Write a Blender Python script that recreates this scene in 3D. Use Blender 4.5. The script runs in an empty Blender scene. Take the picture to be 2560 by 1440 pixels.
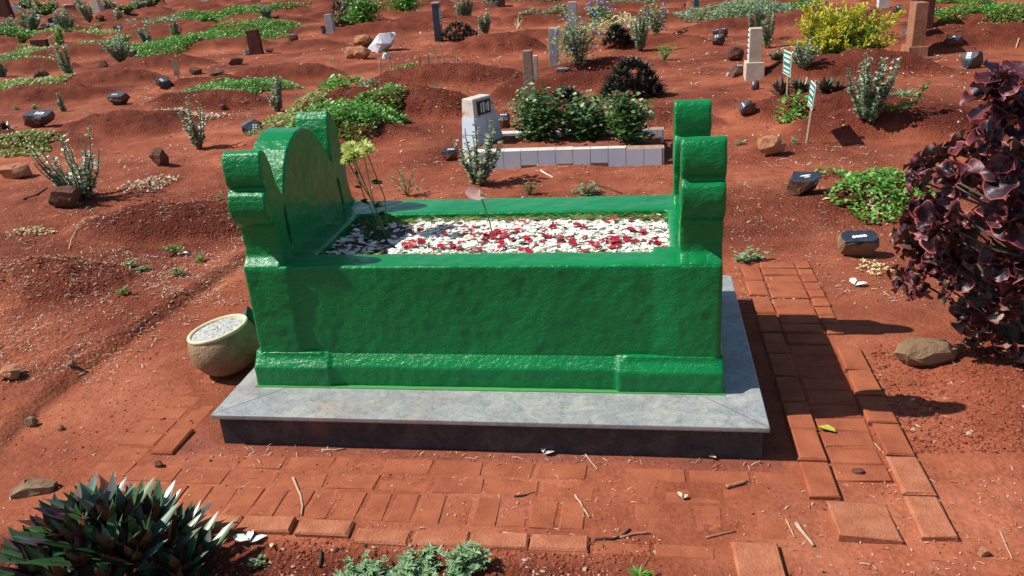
import bpy, bmesh, math, random
import numpy as np
from mathutils import Vector, Matrix
R=math.radians
scene=bpy.context.scene
# ------------------------------------------------------------ camera, sky, sun, exposure
F=2072.5; PITCH=R(22.1877); YAW=R(9.9389); ROLL=R(-3.9255)
O=np.array([1.6357,-2.5199,1.695])
def _axes():
    cy,sy=math.cos(YAW),math.sin(YAW)
    f=np.array([-sy*math.cos(PITCH),cy*math.cos(PITCH),-math.sin(PITCH)])
    r=np.array([cy,sy,0.]); u=np.cross(r,f)
    c,s=math.cos(ROLL),math.sin(ROLL)
    return c*r+s*u,-s*r+c*u,f
AX,AY,AZ=_axes()
cam=bpy.data.cameras.new('camera'); co=bpy.data.objects.new('camera',cam); scene.collection.objects.link(co)
cam.sensor_width=36; cam.lens=F/2560*36; cam.clip_start=.05; cam.clip_end=1500
co.matrix_world=Matrix(((AX[0],AY[0],-AZ[0],O[0]),(AX[1],AY[1],-AZ[1],O[1]),(AX[2],AY[2],-AZ[2],O[2]),(0,0,0,1)))
scene.camera=co
SUN=Vector((-.86,-.10,1)).normalized()
w=bpy.data.worlds.new('World'); scene.world=w; w.use_nodes=True
nt=w.node_tree; bg=nt.nodes['Background']; sk=nt.nodes.new('ShaderNodeTexSky'); sk.sky_type='NISHITA'; sk.sun_disc=False
sk.sun_elevation=math.asin(SUN.z); sk.sun_rotation=math.atan2(SUN.x,SUN.y); sk.air_density=1.0; sk.dust_density=.6
nt.links.new(sk.outputs[0],bg.inputs[0]); bg.inputs[1].default_value=.09
sl=bpy.data.lights.new('sun','SUN'); sl.energy=5; sl.angle=R(.5); sl.color=(1,.955,.89)
so=bpy.data.objects.new('sun',sl); scene.collection.objects.link(so); so.rotation_euler=SUN.to_track_quat('Z','Y').to_euler(); so.location=(-6,-1,8)
vs=scene.view_settings; vs.view_transform='Standard'; vs.look='None'; vs.exposure=.40; vs.gamma=1
rng=np.random.default_rng(7); random.seed(7)
# ------------------------------------------------------------ mesh helpers
class Mesh:
    def __init__(s): s.V=[]; s.L=[]; s.S=[]; s.MI=[]; s.n=0
    def add(s,v,faces,mi=0):
        v=np.asarray(v,float).reshape(-1,3)
        for f in faces: s.S.append(np.array([len(f)])); s.L.append(np.array(f)+s.n); s.MI.append(np.array([mi]))
        s.V.append(v); s.n+=len(v)
    def batch(s,T,faces,base,D,W,N,mi=0,fmi=None):
        """T (k,3) template: along, across, up ; arrays base,D,W,N (n,3) give the frames (already scaled)"""
        n=len(base); k=len(T)
        P=base[:,None]+T[None,:,0:1]*D[:,None]+T[None,:,1:2]*W[:,None]+T[None,:,2:3]*N[:,None]
        s.V.append(P.reshape(-1,3)); off=s.n+np.arange(n)*k
        for j,f in enumerate(faces):
            a=(off[:,None]+np.array(f)[None]).reshape(-1); s.L.append(a); s.S.append(np.full(n,len(f)))
            m=mi if fmi is None else fmi[j]
            s.MI.append(np.asarray(m) if np.ndim(m) else np.full(n,m))
        s.n+=n*k
    def build(s,name,mats,parent=None,smooth=False,loc=None,**pr):
        me=bpy.data.meshes.new(name)
        V=np.concatenate(s.V); L=np.concatenate(s.L); S=np.concatenate(s.S); MI=np.concatenate(s.MI)
        if loc is not None: V=V-np.array(loc)
        me.vertices.add(len(V)); me.vertices.foreach_set('co',V.astype(np.float32).ravel())
        me.loops.add(len(L)); me.loops.foreach_set('vertex_index',L.astype(np.int32))
        me.polygons.add(len(S)); st=np.concatenate([[0],np.cumsum(S)[:-1]]); me.polygons.foreach_set('loop_start',st.astype(np.int32))
        me.polygons.foreach_set('material_index',MI.astype(np.int32))
        me.polygons.foreach_set('use_smooth',np.full(len(S),smooth))
        for m in (mats if isinstance(mats,(list,tuple)) else [mats]): me.materials.append(m)
        me.update(calc_edges=True)
        o=bpy.data.objects.new(name,me); scene.collection.objects.link(o)
        if loc is not None: o.location=loc
        if parent is not None: o.parent=parent; 
        if parent is not None and loc is None: o.matrix_parent_inverse=Matrix.Translation(-parent.location)
        return prop(o,**pr)
def prop(o,label=None,cat=None,group=None,kind=None):
    if label: o['label']=label
    if cat: o['category']=cat
    if group: o['group']=group
    if kind: o['kind']=kind
    return o
def empty(name,loc,label,cat,group=None):
    o=bpy.data.objects.new(name,None); scene.collection.objects.link(o); o.location=Vector(loc); o.empty_display_size=.05
    return prop(o,label,cat,group)
def nrm(a): return a/np.maximum(np.linalg.norm(a,axis=-1,keepdims=True),1e-9)
def frames(D,up=None,twist=None):
    D=nrm(D); up=np.array([0,0,1.]) if up is None else up
    W=np.cross(D,np.broadcast_to(up,D.shape)); bad=np.linalg.norm(W,axis=1)<1e-3; W[bad]=[1,0,0]; W=nrm(W); N=np.cross(W,D)
    if twist is not None:
        c,s_=np.cos(twist)[:,None],np.sin(twist)[:,None]; W,N=c*W+s_*N,-s_*W+c*N
    return D,W,N
def box(m,x0,x1,y0,y1,z0,z1,mi=0,top=None):
    t=top or (0,0,0,0)
    v=[(x0,y0,z0),(x1,y0,z0),(x1,y1,z0),(x0,y1,z0),(x0+t[0],y0+t[2],z1),(x1-t[1],y0+t[2],z1),(x1-t[1],y1-t[3],z1),(x0+t[0],y1-t[3],z1)]
    m.add(v,[(0,3,2,1),(4,5,6,7),(0,1,5,4),(1,2,6,5),(2,3,7,6),(3,0,4,7)],mi)
def tube(m,pts,rad,n=5,mi=0,cap=True):
    pts=np.asarray(pts,float); k=len(pts); rad=np.full(k,rad) if np.ndim(rad)==0 else np.asarray(rad,float)
    T=np.gradient(pts,axis=0); T=nrm(T); a=np.array([0,0,1.]) if abs(T[0][2])<.9 else np.array([1.,0,0])
    V=[]
    for i in range(k):
        U=np.cross(T[i],a); U/=max(np.linalg.norm(U),1e-6); B=np.cross(T[i],U)
        for j in range(n):
            t=2*math.pi*j/n; V.append(pts[i]+rad[i]*(math.cos(t)*U+math.sin(t)*B))
    Fc=[(i*n+j,i*n+(j+1)%n,(i+1)*n+(j+1)%n,(i+1)*n+j) for i in range(k-1) for j in range(n)]
    if cap: Fc+= [tuple(range(n))[::-1],tuple((k-1)*n+j for j in range(n))]
    m.add(V,Fc,mi)
# leaf templates: along, across, up
LEAF=(np.array([(0,0,0),(.4,.5,.16),(.45,0,0),(.4,-.5,.16),(1,0,-.05),(.78,.33,.1),(.78,-.33,.1)]),[(0,2,1),(0,3,2),(1,2,4,5),(2,3,6,4)])
LEAF4=(np.array([(0,0,0),(.45,.5,.1),(1,0,-.06),(.45,-.5,.1)]),[(0,3,2,1)])
SWORD=(np.array([(0,.28,.0),(0,0,-.05),(0,-.28,.0),(.35,.5,.06),(.35,0,-.08),(.35,-.5,.06),(.7,.4,.05),(.7,0,-.06),(.7,-.4,.05),(1,0,0)]),
   [(0,3,4,1),(1,4,5,2),(3,6,7,4),(4,7,8,5),(6,9,7),(7,9,8)])
BLADE=(np.array([(0,.5,0),(0,-.5,0),(.5,.35,.0),(.5,-.35,.0),(1,0,-.25)]),[(0,1,3,2),(2,3,4)])
def leaves(m,base,D,L,W,T=LEAF,mi=0,twist=None,up=None):
    D,w_,n_=frames(np.asarray(D,float),up,twist); L=np.broadcast_to(L,len(D))[:,None]; W=np.broadcast_to(W,len(D))[:,None]
    m.batch(T[0],T[1],np.asarray(base,float),D*L,w_*W,n_*L*.6 if T is not SWORD else n_*W,mi)
# ------------------------------------------------------------ materials
def mat(name,col,rough=.7,col2=None,nscale=8,spec=.35,bump=0,bscale=40,island=0,trans=0,back=None,detail=6,coat=0,bdist=.01,mapc=None):
    m=bpy.data.materials.new(name); m.use_nodes=True; t=m.node_tree; n=t.nodes; l=t.links; b=n['Principled BSDF']
    b.inputs['Roughness'].default_value=rough; b.inputs['Specular IOR Level'].default_value=spec
    b.inputs['Coat Weight'].default_value=coat
    tc=n.new('ShaderNodeTexCoord')
    src=None
    if col2 is not None:
        cr=n.new('ShaderNodeValToRGB'); cr.color_ramp.elements[0].color=(*col,1); cr.color_ramp.elements[1].color=(*col2,1)
        if island:
            g=n.new('ShaderNodeNewGeometry'); l.new(g.outputs['Random Per Island'],cr.inputs[0])
        else:
            cr.color_ramp.elements[0].position=.35; cr.color_ramp.elements[1].position=.65
            nz=n.new('ShaderNodeTexNoise'); nz.inputs['Scale'].default_value=nscale; nz.inputs['Detail'].default_value=detail; nz.inputs['Roughness'].default_value=.65
            l.new(tc.outputs['Object'],nz.inputs['Vector']); l.new(nz.outputs[0],cr.inputs[0])
        if mapc:
            for p,c in mapc: e=cr.color_ramp.elements.new(p); e.color=(*c,1)
        src=cr.outputs[0]
        if back is not None:
            g=n.new('ShaderNodeNewGeometry'); mx=n.new('ShaderNodeMix'); mx.data_type='RGBA'
            c2=n.new('ShaderNodeValToRGB'); c2.color_ramp.elements[0].color=(*back[0],1); c2.color_ramp.elements[1].color=(*back[1],1); c2.color_ramp.elements[1].position=.8
            l.new(g.outputs['Random Per Island'],c2.inputs[0])
            l.new(g.outputs['Backfacing'],mx.inputs[0]); l.new(src,mx.inputs[6]); l.new(c2.outputs[0],mx.inputs[7]); src=mx.outputs[2]
        l.new(src,b.inputs['Base Color'])
    else: b.inputs['Base Color'].default_value=(*col,1)
    if bump:
        nz=n.new('ShaderNodeTexNoise'); nz.inputs['Scale'].default_value=bscale; nz.inputs['Detail'].default_value=8; nz.inputs['Roughness'].default_value=.6
        l.new(tc.outputs['Object'],nz.inputs['Vector']); bp=n.new('ShaderNodeBump'); bp.inputs['Strength'].default_value=bump; bp.inputs['Distance'].default_value=bdist
        l.new(nz.outputs[0],bp.inputs['Height']); l.new(bp.outputs[0],b.inputs['Normal'])
    if trans:
        tr=n.new('ShaderNodeBsdfTranslucent'); ms=n.new('ShaderNodeMixShader'); ms.inputs[0].default_value=trans
        if src is not None: l.new(src,tr.inputs[0])
        else: tr.inputs[0].default_value=(*col,1)
        l.new(b.outputs[0],ms.inputs[1]); l.new(tr.outputs[0],ms.inputs[2]); l.new(ms.outputs[0],n['Material Output'].inputs[0])
    return m
def soil_material():
    m=bpy.data.materials.new('red_soil'); m.use_nodes=True; t=m.node_tree; n=t.nodes; l=t.links; b=n['Principled BSDF']
    b.inputs['Roughness'].default_value=.95; b.inputs['Specular IOR Level'].default_value=.12
    tc=n.new('ShaderNodeTexCoord'); V=tc.outputs['Object']
    def noise(sc,det=8,ro=.6):
        a=n.new('ShaderNodeTexNoise'); a.inputs['Scale'].default_value=sc; a.inputs['Detail'].default_value=det; a.inputs['Roughness'].default_value=ro; l.new(V,a.inputs['Vector']); return a.outputs[0]
    def ramp(src,els):
        r=n.new('ShaderNodeValToRGB'); r.color_ramp.elements[0].position=els[0][0]; r.color_ramp.elements[0].color=(*els[0][1],1)
        r.color_ramp.elements[1].position=els[-1][0]; r.color_ramp.elements[1].color=(*els[-1][1],1)
        for p,c in els[1:-1]: e=r.color_ramp.elements.new(p); e.color=(*c,1)
        l.new(src,r.inputs[0]); return r.outputs[0]
    def mix(f,a,c,mode='MIX'):
        x=n.new('ShaderNodeMix'); x.data_type='RGBA'; x.blend_type=mode
        if isinstance(f,(int,float)): x.inputs[0].default_value=f
        else: l.new(f,x.inputs[0])
        l.new(a,x.inputs[6]); l.new(c,x.inputs[7]); return x.outputs[2]
    loose=n.new('ShaderNodeAttribute'); loose.attribute_name='loose'
    A=ramp(noise(1.3,5),[(.33,(.225,.060,.030)),(.5,(.28,.080,.039)),(.68,(.345,.114,.060))])      # trodden, dusty
    B=ramp(noise(2.1,6),[(.3,(.105,.023,.013)),(.48,(.150,.034,.018)),(.6,(.185,.046,.024)),(.72,(.230,.064,.034))])     # loose, crumbly
    c=mix(loose.outputs['Fac'],A,B)
    fine=ramp(noise(60,6,.7),[(.3,(.72,.70,.70)),(.7,(1.22,1.24,1.26))]); c=mix(.8,c,fine,'MULTIPLY')
    vo=n.new('ShaderNodeTexVoronoi'); vo.inputs['Scale'].default_value=170; l.new(V,vo.inputs['Vector'])
    sp=ramp(vo.outputs['Distance'],[(.0,(1,1,1)),(.12,(0,0,0))])
    ms=ramp(noise(9,3),[(.55,(0,0,0)),(.7,(1,1,1))]); mm=n.new('ShaderNodeMath'); mm.operation='MULTIPLY'; l.new(sp,mm.inputs[0]); l.new(ms,mm.inputs[1])
    q=n.new('ShaderNodeRGB'); q.outputs[0].default_value=(.34,.17,.12,1); c=mix(mm.outputs[0],c,q.outputs[0])
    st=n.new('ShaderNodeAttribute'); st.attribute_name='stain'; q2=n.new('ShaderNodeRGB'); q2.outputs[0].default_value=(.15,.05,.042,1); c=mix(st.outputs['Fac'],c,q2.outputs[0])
    dz=ramp(noise(.55,4),[(.40,(.82,.80,.80)),(.62,(1.13,1.14,1.14))]); c=mix(1.,c,dz,'MULTIPLY'); sm_=ramp(noise(6.5,5,.7),[(.36,(.80,.77,.76)),(.5,(1,1,1)),(.66,(1.13,1.15,1.15))]); c=mix(.9,c,sm_,'MULTIPLY')
    l.new(c,b.inputs['Base Color'])
    # bump: crumbs
    v2=n.new('ShaderNodeTexVoronoi'); v2.inputs['Scale'].default_value=55; l.new(V,v2.inputs['Vector'])
    v3=n.new('ShaderNodeMath'); v3.operation='MULTIPLY_ADD'; l.new(noise(30,9,.72),v3.inputs[0]); v3.inputs[1].default_value=1.6; l.new(v2.outputs['Distance'],v3.inputs[2])
    sc=n.new('ShaderNodeMath'); sc.operation='MULTIPLY_ADD'; l.new(loose.outputs['Fac'],sc.inputs[0]); sc.inputs[1].default_value=.75; sc.inputs[2].default_value=.22
    bp=n.new('ShaderNodeBump'); bp.inputs['Distance'].default_value=.024; l.new(sc.outputs[0],bp.inputs['Strength']); l.new(v3.outputs[0],bp.inputs['Height'])
    bp2=n.new('ShaderNodeBump'); bp2.inputs['Distance'].default_value=.003; bp2.inputs['Strength'].default_value=.6; l.new(noise(220,5,.7),bp2.inputs['Height']); l.new(bp.outputs[0],bp2.inputs['Normal'])
    l.new(bp2.outputs[0],b.inputs['Normal'])
    return m
# ------------------------------------------------------------ ground height field
def vn(x,y,seed=0):
    xi=np.floor(x).astype(np.int64); yi=np.floor(y).astype(np.int64); fx=x-xi; fy=y-yi
    def hsh(a,b):
        h=(a*374761393+b*668265263+seed*1442695041)&0xffffffff; h=((h^(h>>13))*1274126177)&0xffffffff; return ((h^(h>>16))&0xffff)/65535.-.5
    sx=fx*fx*(3-2*fx); sy=fy*fy*(3-2*fy)
    a=hsh(xi,yi)*(1-sx)+hsh(xi+1,yi)*sx; b=hsh(xi,yi+1)*(1-sx)+hsh(xi+1,yi+1)*sx
    return a*(1-sy)+b*sy
def ray(u,v): return AZ+AX*((u-1280)/F)+AY*((720-v)/F)
def onz(u,v,z=0.):
    d=ray(u,v); return O+d*((z-O[2])/d[2])
def ony(u,v,y):
    d=ray(u,v); return O+d*((y-O[1])/d[1])
# mounds given by the photograph's pixel of their foot centre: (u, v, half length, half width, height, rotation)
MP=[(440,560,.85,.42,.13,4),(60,715,.75,.33,.10,-3),(330,318,1.0,.55,.16,0),(510,268,1.0,.5,.16,2),(120,245,1.1,.5,.17,0),(285,205,1.1,.5,.18,3),(400,170,1.1,.5,.18,0),
(60,178,1.2,.5,.2,0),(190,138,1.3,.55,.22,0),(960,282,1.35,.62,.24,-3),(1110,200,1.3,.55,.2,3),(830,345,1.1,.45,.10,5),(715,192,1.1,.5,.18,0),(1245,125,1.0,.55,.26,0),(950,85,1.5,.6,.24,-4),
(1440,225,1.15,.5,.20,6),(1655,305,.7,.4,.10,10),(2060,285,1.05,.5,.17,-6),(2240,325,1.1,.5,.18,-8),(2030,60,1.4,.5,.22,0),(2470,110,1.5,.7,.24,0),(2110,185,1.3,.55,.2,0),
(560,120,1.4,.5,.2,0),(610,70,1.4,.5,.2,0),(420,75,1.3,.5,.2,0),(700,60,1.3,.5,.2,0),(760,120,1.1,.5,.12,0),(1560,60,1.4,.5,.22,0),(1640,110,1.0,.5,.12,0),(1850,75,1.3,.5,.2,0),
(2430,65,1.4,.55,.2,0),(60,360,1.0,.4,.12,0),(2500,960,.45,.4,.08,20),(520,215,.9,.45,.12,0),(20,130,1.1,.5,.15,0),(1330,100,1.0,.5,.16,0),(1510,170,1.0,.45,.14,0),(2180,500,.8,.35,.06,10),(1330,60,1.2,.5,.2,0),(1060,60,1.3,.5,.22,0)]
MD=[]
for u,v,a,b,h,r in MP: p=onz(u,v); MD.append((p[0],p[1],a,b,h,R(r)))
r_=random.Random(5)
for j in range(16):
    yy=19+j*1.7
    for i in range(-22,9):
        MD.append((i*2.35+r_.uniform(-.5,.5)+(j%2)*1.1,yy+r_.uniform(-.3,.3),1.1,.5,r_.uniform(.1,.24),R(r_.uniform(-5,5))))
def height(x,y,fine=True):
    x=np.asarray(x,float); y=np.asarray(y,float); h=np.zeros_like(x)
    if x.size==1:
        x0,y0=float(x.flat[0]),float(y.flat[0]); MM=[q for q in MD if abs(q[0]-x0)<2.4 and abs(q[1]-y0)<1.9]
    elif x.size>6000:
        out=np.empty(x.shape); xf,yf,of=x.ravel(),y.ravel(),out.ravel()
        for k in range(0,x.size,4000): of[k:k+4000]=height(xf[k:k+4000],yf[k:k+4000],fine)
        return of.reshape(x.shape)
    else:
        a0,a1,b0,b1=x.min()-2.4,x.max()+2.4,y.min()-1.9,y.max()+1.9; MM=[q for q in MD if a0<q[0]<a1 and b0<q[1]<b1]
    for mx,my,a,b,hh,r in MM:
        c,s=math.cos(r),math.sin(r); dx=x-mx; dy=y-my
        near=(np.abs(dx)<a*1.6)&(np.abs(dy)<b*2.2+.3)
        if not near.any(): continue
        wx=.16*vn(x*1.7,y*1.7,21)+.05*vn(x*6,y*6,22); u=(dx*c+dy*s)/a+wx; v=(-dx*s+dy*c)/b+1.3*wx; q=np.clip(1-(np.abs(u)**2.6+np.abs(v)**2.2),0,None)
        h=np.maximum(h,np.where(near,1.2*hh*q**1.05,0))
    h=h+.05*vn(x*.7,y*.7,3)+.03*vn(x*2.1,y*2.1,4)+.018*vn(x*4.3,y*4.3,8)
    flat=np.clip(np.maximum(np.maximum(-.75-x,x-2.75)/.45,np.maximum(-.62-y,y-2.15)/.5),0,1)      # trodden ground round the grave
    h=h*flat
    # the soil drops in front of the kerb; the step to rough ground on the left imitates a soft shadow
    h=h-.035*np.clip((-.50-y)/.12,0,1)*np.clip((1.55-x)/.5,0,1)
    d=x+.90+.05*np.sin(y*2.3)+.03*vn(y*4,x*0,55)                                                # edge of the trodden path, stepped and grooved to imitate a soft shadow band
    m_=np.clip((y+.3)/.4,0,1)*np.clip((2.5-y)/.4,0,1)
    h=h+m_*(.030*np.clip(-d/.07,0,1)*np.exp(-np.clip(-d-.06,0,None)/.8)-.014*np.exp(-((d-.03)/.05)**2))
    if fine:
        am=.014+.03*np.clip(h/.15,0,1)*1
        am=am*(.17+.83*flat)
        h=h+am*(vn(x*7,y*7,5)+.6*vn(x*17,y*17,6)+.45*vn(x*43,y*43,7))
    return h-.006
def G(u,v):
    z=0.
    for i in range(14):
        p=onz(u,v,z); z=.5*z+.5*float(height(p[0:1],p[1:2])[0])
    p=onz(u,v,z); p[2]=float(height(p[0:1],p[1:2])[0]); s=F/float((p-O)@AZ)
    return p,s
def gz(x,y): return float(height(np.array([x]),np.array([y]))[0])
# ------------------------------------------------------------ the ground sheet
def build_ground():
    def fan(t0,t1,nt_,d0,d1,nd):
        d=np.geomspace(d0,d1,nd); t=np.linspace(t0,t1,nt_); dd=np.maximum(d,1.1)
        X=O[0]+dd[:,None]*t[None]; Y=np.repeat((O[1]+d)[:,None],nt_,1); return X,Y
    X,Y=fan(-2.3,1.55,1150,.5,80,1050); nd,k=X.shape
    x=X.ravel(); y=Y.ravel(); z=height(x,y)
    m=Mesh(); idx=np.arange(nd*k).reshape(nd,k)
    q=np.stack([idx[:-1,:-1],idx[:-1,1:],idx[1:,1:],idx[1:,:-1]],-1).reshape(-1,4)
    m.V.append(np.stack([x,y,z],1)); m.L.append(q.ravel()); m.S.append(np.full(len(q),4)); m.MI.append(np.zeros(len(q),int)); m.n=nd*k
    for a in [(-600,600,-600,600)]:
        m.add([(a[0],a[2],-.16),(a[1],a[2],-.16),(a[1],a[3],-.16),(a[0],a[3],-.16)],[(0,1,2,3)])
    o=m.build('ground',soil_material(),smooth=True,kind='structure')
    hh=height(x,y,False)
    flat=np.clip(np.maximum(np.maximum(-.65-x,x-2.65)/.5,np.maximum(-.5-y,y-2.0)/.5),0,1)
    loose=flat*np.clip(.35+hh*7+.9*vn(x*1.3,y*1.3,9)+.5*vn(x*4,y*4,10),0.05,1)
    loose=np.maximum(loose,np.clip((-.50-y)/.08,0,1)*np.clip((1.7-x)/.4,.25,1)*.95)
    far=np.clip((y-6)/8,0,1); loose=loose*(1-far*.2)
    loose=np.concatenate([loose,[.6]*4])
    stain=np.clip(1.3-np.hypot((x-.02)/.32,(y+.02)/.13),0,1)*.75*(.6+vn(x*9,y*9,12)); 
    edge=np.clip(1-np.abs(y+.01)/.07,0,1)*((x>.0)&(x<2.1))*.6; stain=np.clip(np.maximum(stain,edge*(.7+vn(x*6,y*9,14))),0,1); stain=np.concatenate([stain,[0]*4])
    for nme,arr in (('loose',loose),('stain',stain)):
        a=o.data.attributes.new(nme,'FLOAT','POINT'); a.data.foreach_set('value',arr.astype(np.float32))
build_ground()
# ------------------------------------------------------------ brick paving
brickm=mat('dusty_brick',(.245,.068,.034),.95,(.345,.108,.051),8,.12,bump=.7,bscale=130,bdist=.004)
brickp=mat('pale_brick',(.31,.10,.05),.95,(.42,.165,.09),14,.12,bump=.9,bscale=110,bdist=.006)
def brick(m,x0,x1,y0,y1,zt,mi=0,rot=0.,tilt=(0,0),zb=-.04):
    cx,cy=(x0+x1)/2,(y0+y1)/2; hx,hy=(x1-x0)/2-.0025,(y1-y0)/2-.0025; b=.006; V=[]
    ring=lambda ax,ay,z:[(-ax,-ay,z),(ax,-ay,z),(ax,ay,z),(-ax,ay,z)]
    P=ring(hx,hy,zb-zt)+ring(hx,hy,-b)+ring(hx-b,hy-b,0)
    c,s=math.cos(rot),math.sin(rot)
    for x,y,z in P:
        x+=random.uniform(-.0035,.0035); y+=random.uniform(-.0035,.0035); z+=random.uniform(-.0012,.0012); V.append((cx+x*c-y*s,cy+x*s+y*c,zt+z+x*tilt[0]+y*tilt[1]))
    Fc=[(8,9,10,11)]
    for k in (0,4):
        for i in range(4): j=(i+1)%4; Fc.append((k+i,k+j,k+4+j,k+4+i))
    m.add(V,Fc,mi)
def paving():
    m=Mesh(); U=random.uniform
    def run(x0,x1,step,y0,y1,z=(.0,.004),mi=0,skip=.0,jit=0.):
        x=x0
        while x<x1-.02:
            if U(0,1)>skip: brick(m,x,x+step-.004,y0+U(-jit,jit),y1+U(-jit,jit),U(*z),mi,U(-.012,.012),(U(-.015,.015),U(-.02,.02)))
            x+=step
    run(-.05,1.43,.186,-.142,-.048,(-.0055,-.0015),0)
    run(1.56,2.03,.215,-.135,-.055,(-.0045,-.001),0)
    run(-.05-.19,1.3,.19,-.245,-.150,(-.006,-.0015),0); run(1.31,2.2,.19,-.25,-.155,(-.0085,-.0055),0)
    run(-.25,1.42,.0945,-.41,-.252,(-.0062,-.002),0); run(1.5,2.2,.0945,-.41,-.252,(-.0075,-.005),0)
    run(-.26,.51,.1905,-.495,-.415,(.006,.012),1,0,.004); run(.515,.70,.187,-.50,-.418,(.004,.01),1)
    run(.715,1.3,.188,-.515,-.44,(.0,.006),1,0,.006); run(1.28,1.9,.188,-.52,-.455,(-.004,.001),0,0,.006)
    # left band
    for i in range(9):
        y=-.22+i*.1; brick(m,-.415+U(-.006,.006),-.255,y,y+.094,U(-.005,-.001)-.0004*i,0,U(-.02,.02),(U(-.02,.02),0))
    brick(m,-.242,-.146,-.075,.10,.010,0,.02); brick(m,-.25,-.15,.11,.30,-.005,0)
    # right band: outer lengthwise course, crosswise middle, inner lengthwise
    ys=[-.385,-.178,.045,.25,.45,.66,.875,1.08,1.29,1.5,1.7]
    for i in range(len(ys)-1):
        y0,y1=ys[i],ys[i+1]
        if i<6: brick(m,2.442+U(-.004,.004),2.545,y0,y1-.006,.016+U(-.003,.004),1 if i<2 else 0,U(-.015,.015),(U(-.02,.02),U(-.01,.01)))
    y=-.1; 
    while y<1.88:
        brick(m,2.255,2.437,y,y+.098,U(-.006,.002) if y<.9 else U(.002,.009),0,U(-.012,.012),(U(-.02,.02),U(-.02,.02)))
        if y>.95: brick(m,2.44,2.52,y,y+.098,U(.003,.009),0,U(-.02,.02))
        y+=.102
    for y in (-.205,.0,.2,.41,.62,.83,1.04,1.25,1.46,1.67): brick(m,2.15,2.25,y,y+.195,(.012 if y<.3 else .006)+U(-.002,.003),0,U(-.012,.012))
    y=1.5
    while y<1.85: brick(m,2.06,2.147,y,y+.098,U(-.005,.002),0); y+=.102
    m.build('paving',[brickm,brickp],kind='structure')
    for lab,(x0,x1,y0,y1,z,r,tl) in (('orange brick lying tilted with a dark end at the foot of the brick path',(2.2,2.385,-.405,-.21,.010,.0,(-.05,-.09))),
        ('broken-topped orange block set in the soil at the bottom edge of the photo',(1.89,2.03,-.72,-.44,.012,.04,(.02,.0)))):
        q=Mesh(); brick(q,x0,x1,y0,y1,z,0,r,tl,-.05); o=q.build('brick',brickp,loc=((x0+x1)/2,(y0+y1)/2,0),label=lab,cat='brick',group='loose bricks')
paving()
# ------------------------------------------------------------ the green tomb
def paint():
    m=mat('green_gloss_paint',(.0010,.160,.036),.25,(.0018,.205,.050),3,.34)
    t=m.node_tree; n=t.nodes; l=t.links; b=n['Principled BSDF']; pass
    tc=n.new('ShaderNodeTexCoord'); g=n.new('ShaderNodeNewGeometry'); sx=n.new('ShaderNodeSeparateXYZ'); l.new(g.outputs['True Normal'],sx.inputs[0])
    hz=n.new('ShaderNodeMath'); hz.operation='MULTIPLY'; l.new(sx.outputs[1],hz.inputs[0]); hz.inputs[1].default_value=-1; hz.use_clamp=True    # the front was plastered roughest
    st=n.new('ShaderNodeMath'); st.operation='MULTIPLY_ADD'; l.new(hz.outputs[0],st.inputs[0]); st.inputs[1].default_value=.62; st.inputs[2].default_value=.11; st.use_clamp=True
    mp=n.new('ShaderNodeMapping'); mp.inputs['Scale'].default_value=(1,1,1.5); l.new(tc.outputs['Object'],mp.inputs[0])
    a=n.new('ShaderNodeTexNoise'); a.inputs['Scale'].default_value=52; a.inputs['Detail'].default_value=7; a.inputs['Roughness'].default_value=.62; a.inputs['Distortion'].default_value=.7; l.new(mp.outputs[0],a.inputs['Vector'])
    bp=n.new('ShaderNodeBump'); bp.inputs['Distance'].default_value=.0075; l.new(st.outputs[0],bp.inputs['Strength']); l.new(a.outputs[0],bp.inputs['Height'])
    a2=n.new('ShaderNodeTexNoise'); a2.inputs['Scale'].default_value=150; a2.inputs['Detail'].default_value=3; mp2=n.new('ShaderNodeMapping'); mp2.inputs['Scale'].default_value=(.25,1,1); l.new(tc.outputs['Object'],mp2.inputs[0]); l.new(mp2.outputs[0],a2.inputs['Vector'])
    bp2=n.new('ShaderNodeBump'); bp2.inputs['Distance'].default_value=.001; bp2.inputs['Strength'].default_value=.35; l.new(a2.outputs[0],bp2.inputs['Height']); l.new(bp.outputs[0],bp2.inputs['Normal'])
    l.new(bp2.outputs[0],b.inputs['Normal'])
    return m
GP=paint()
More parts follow.
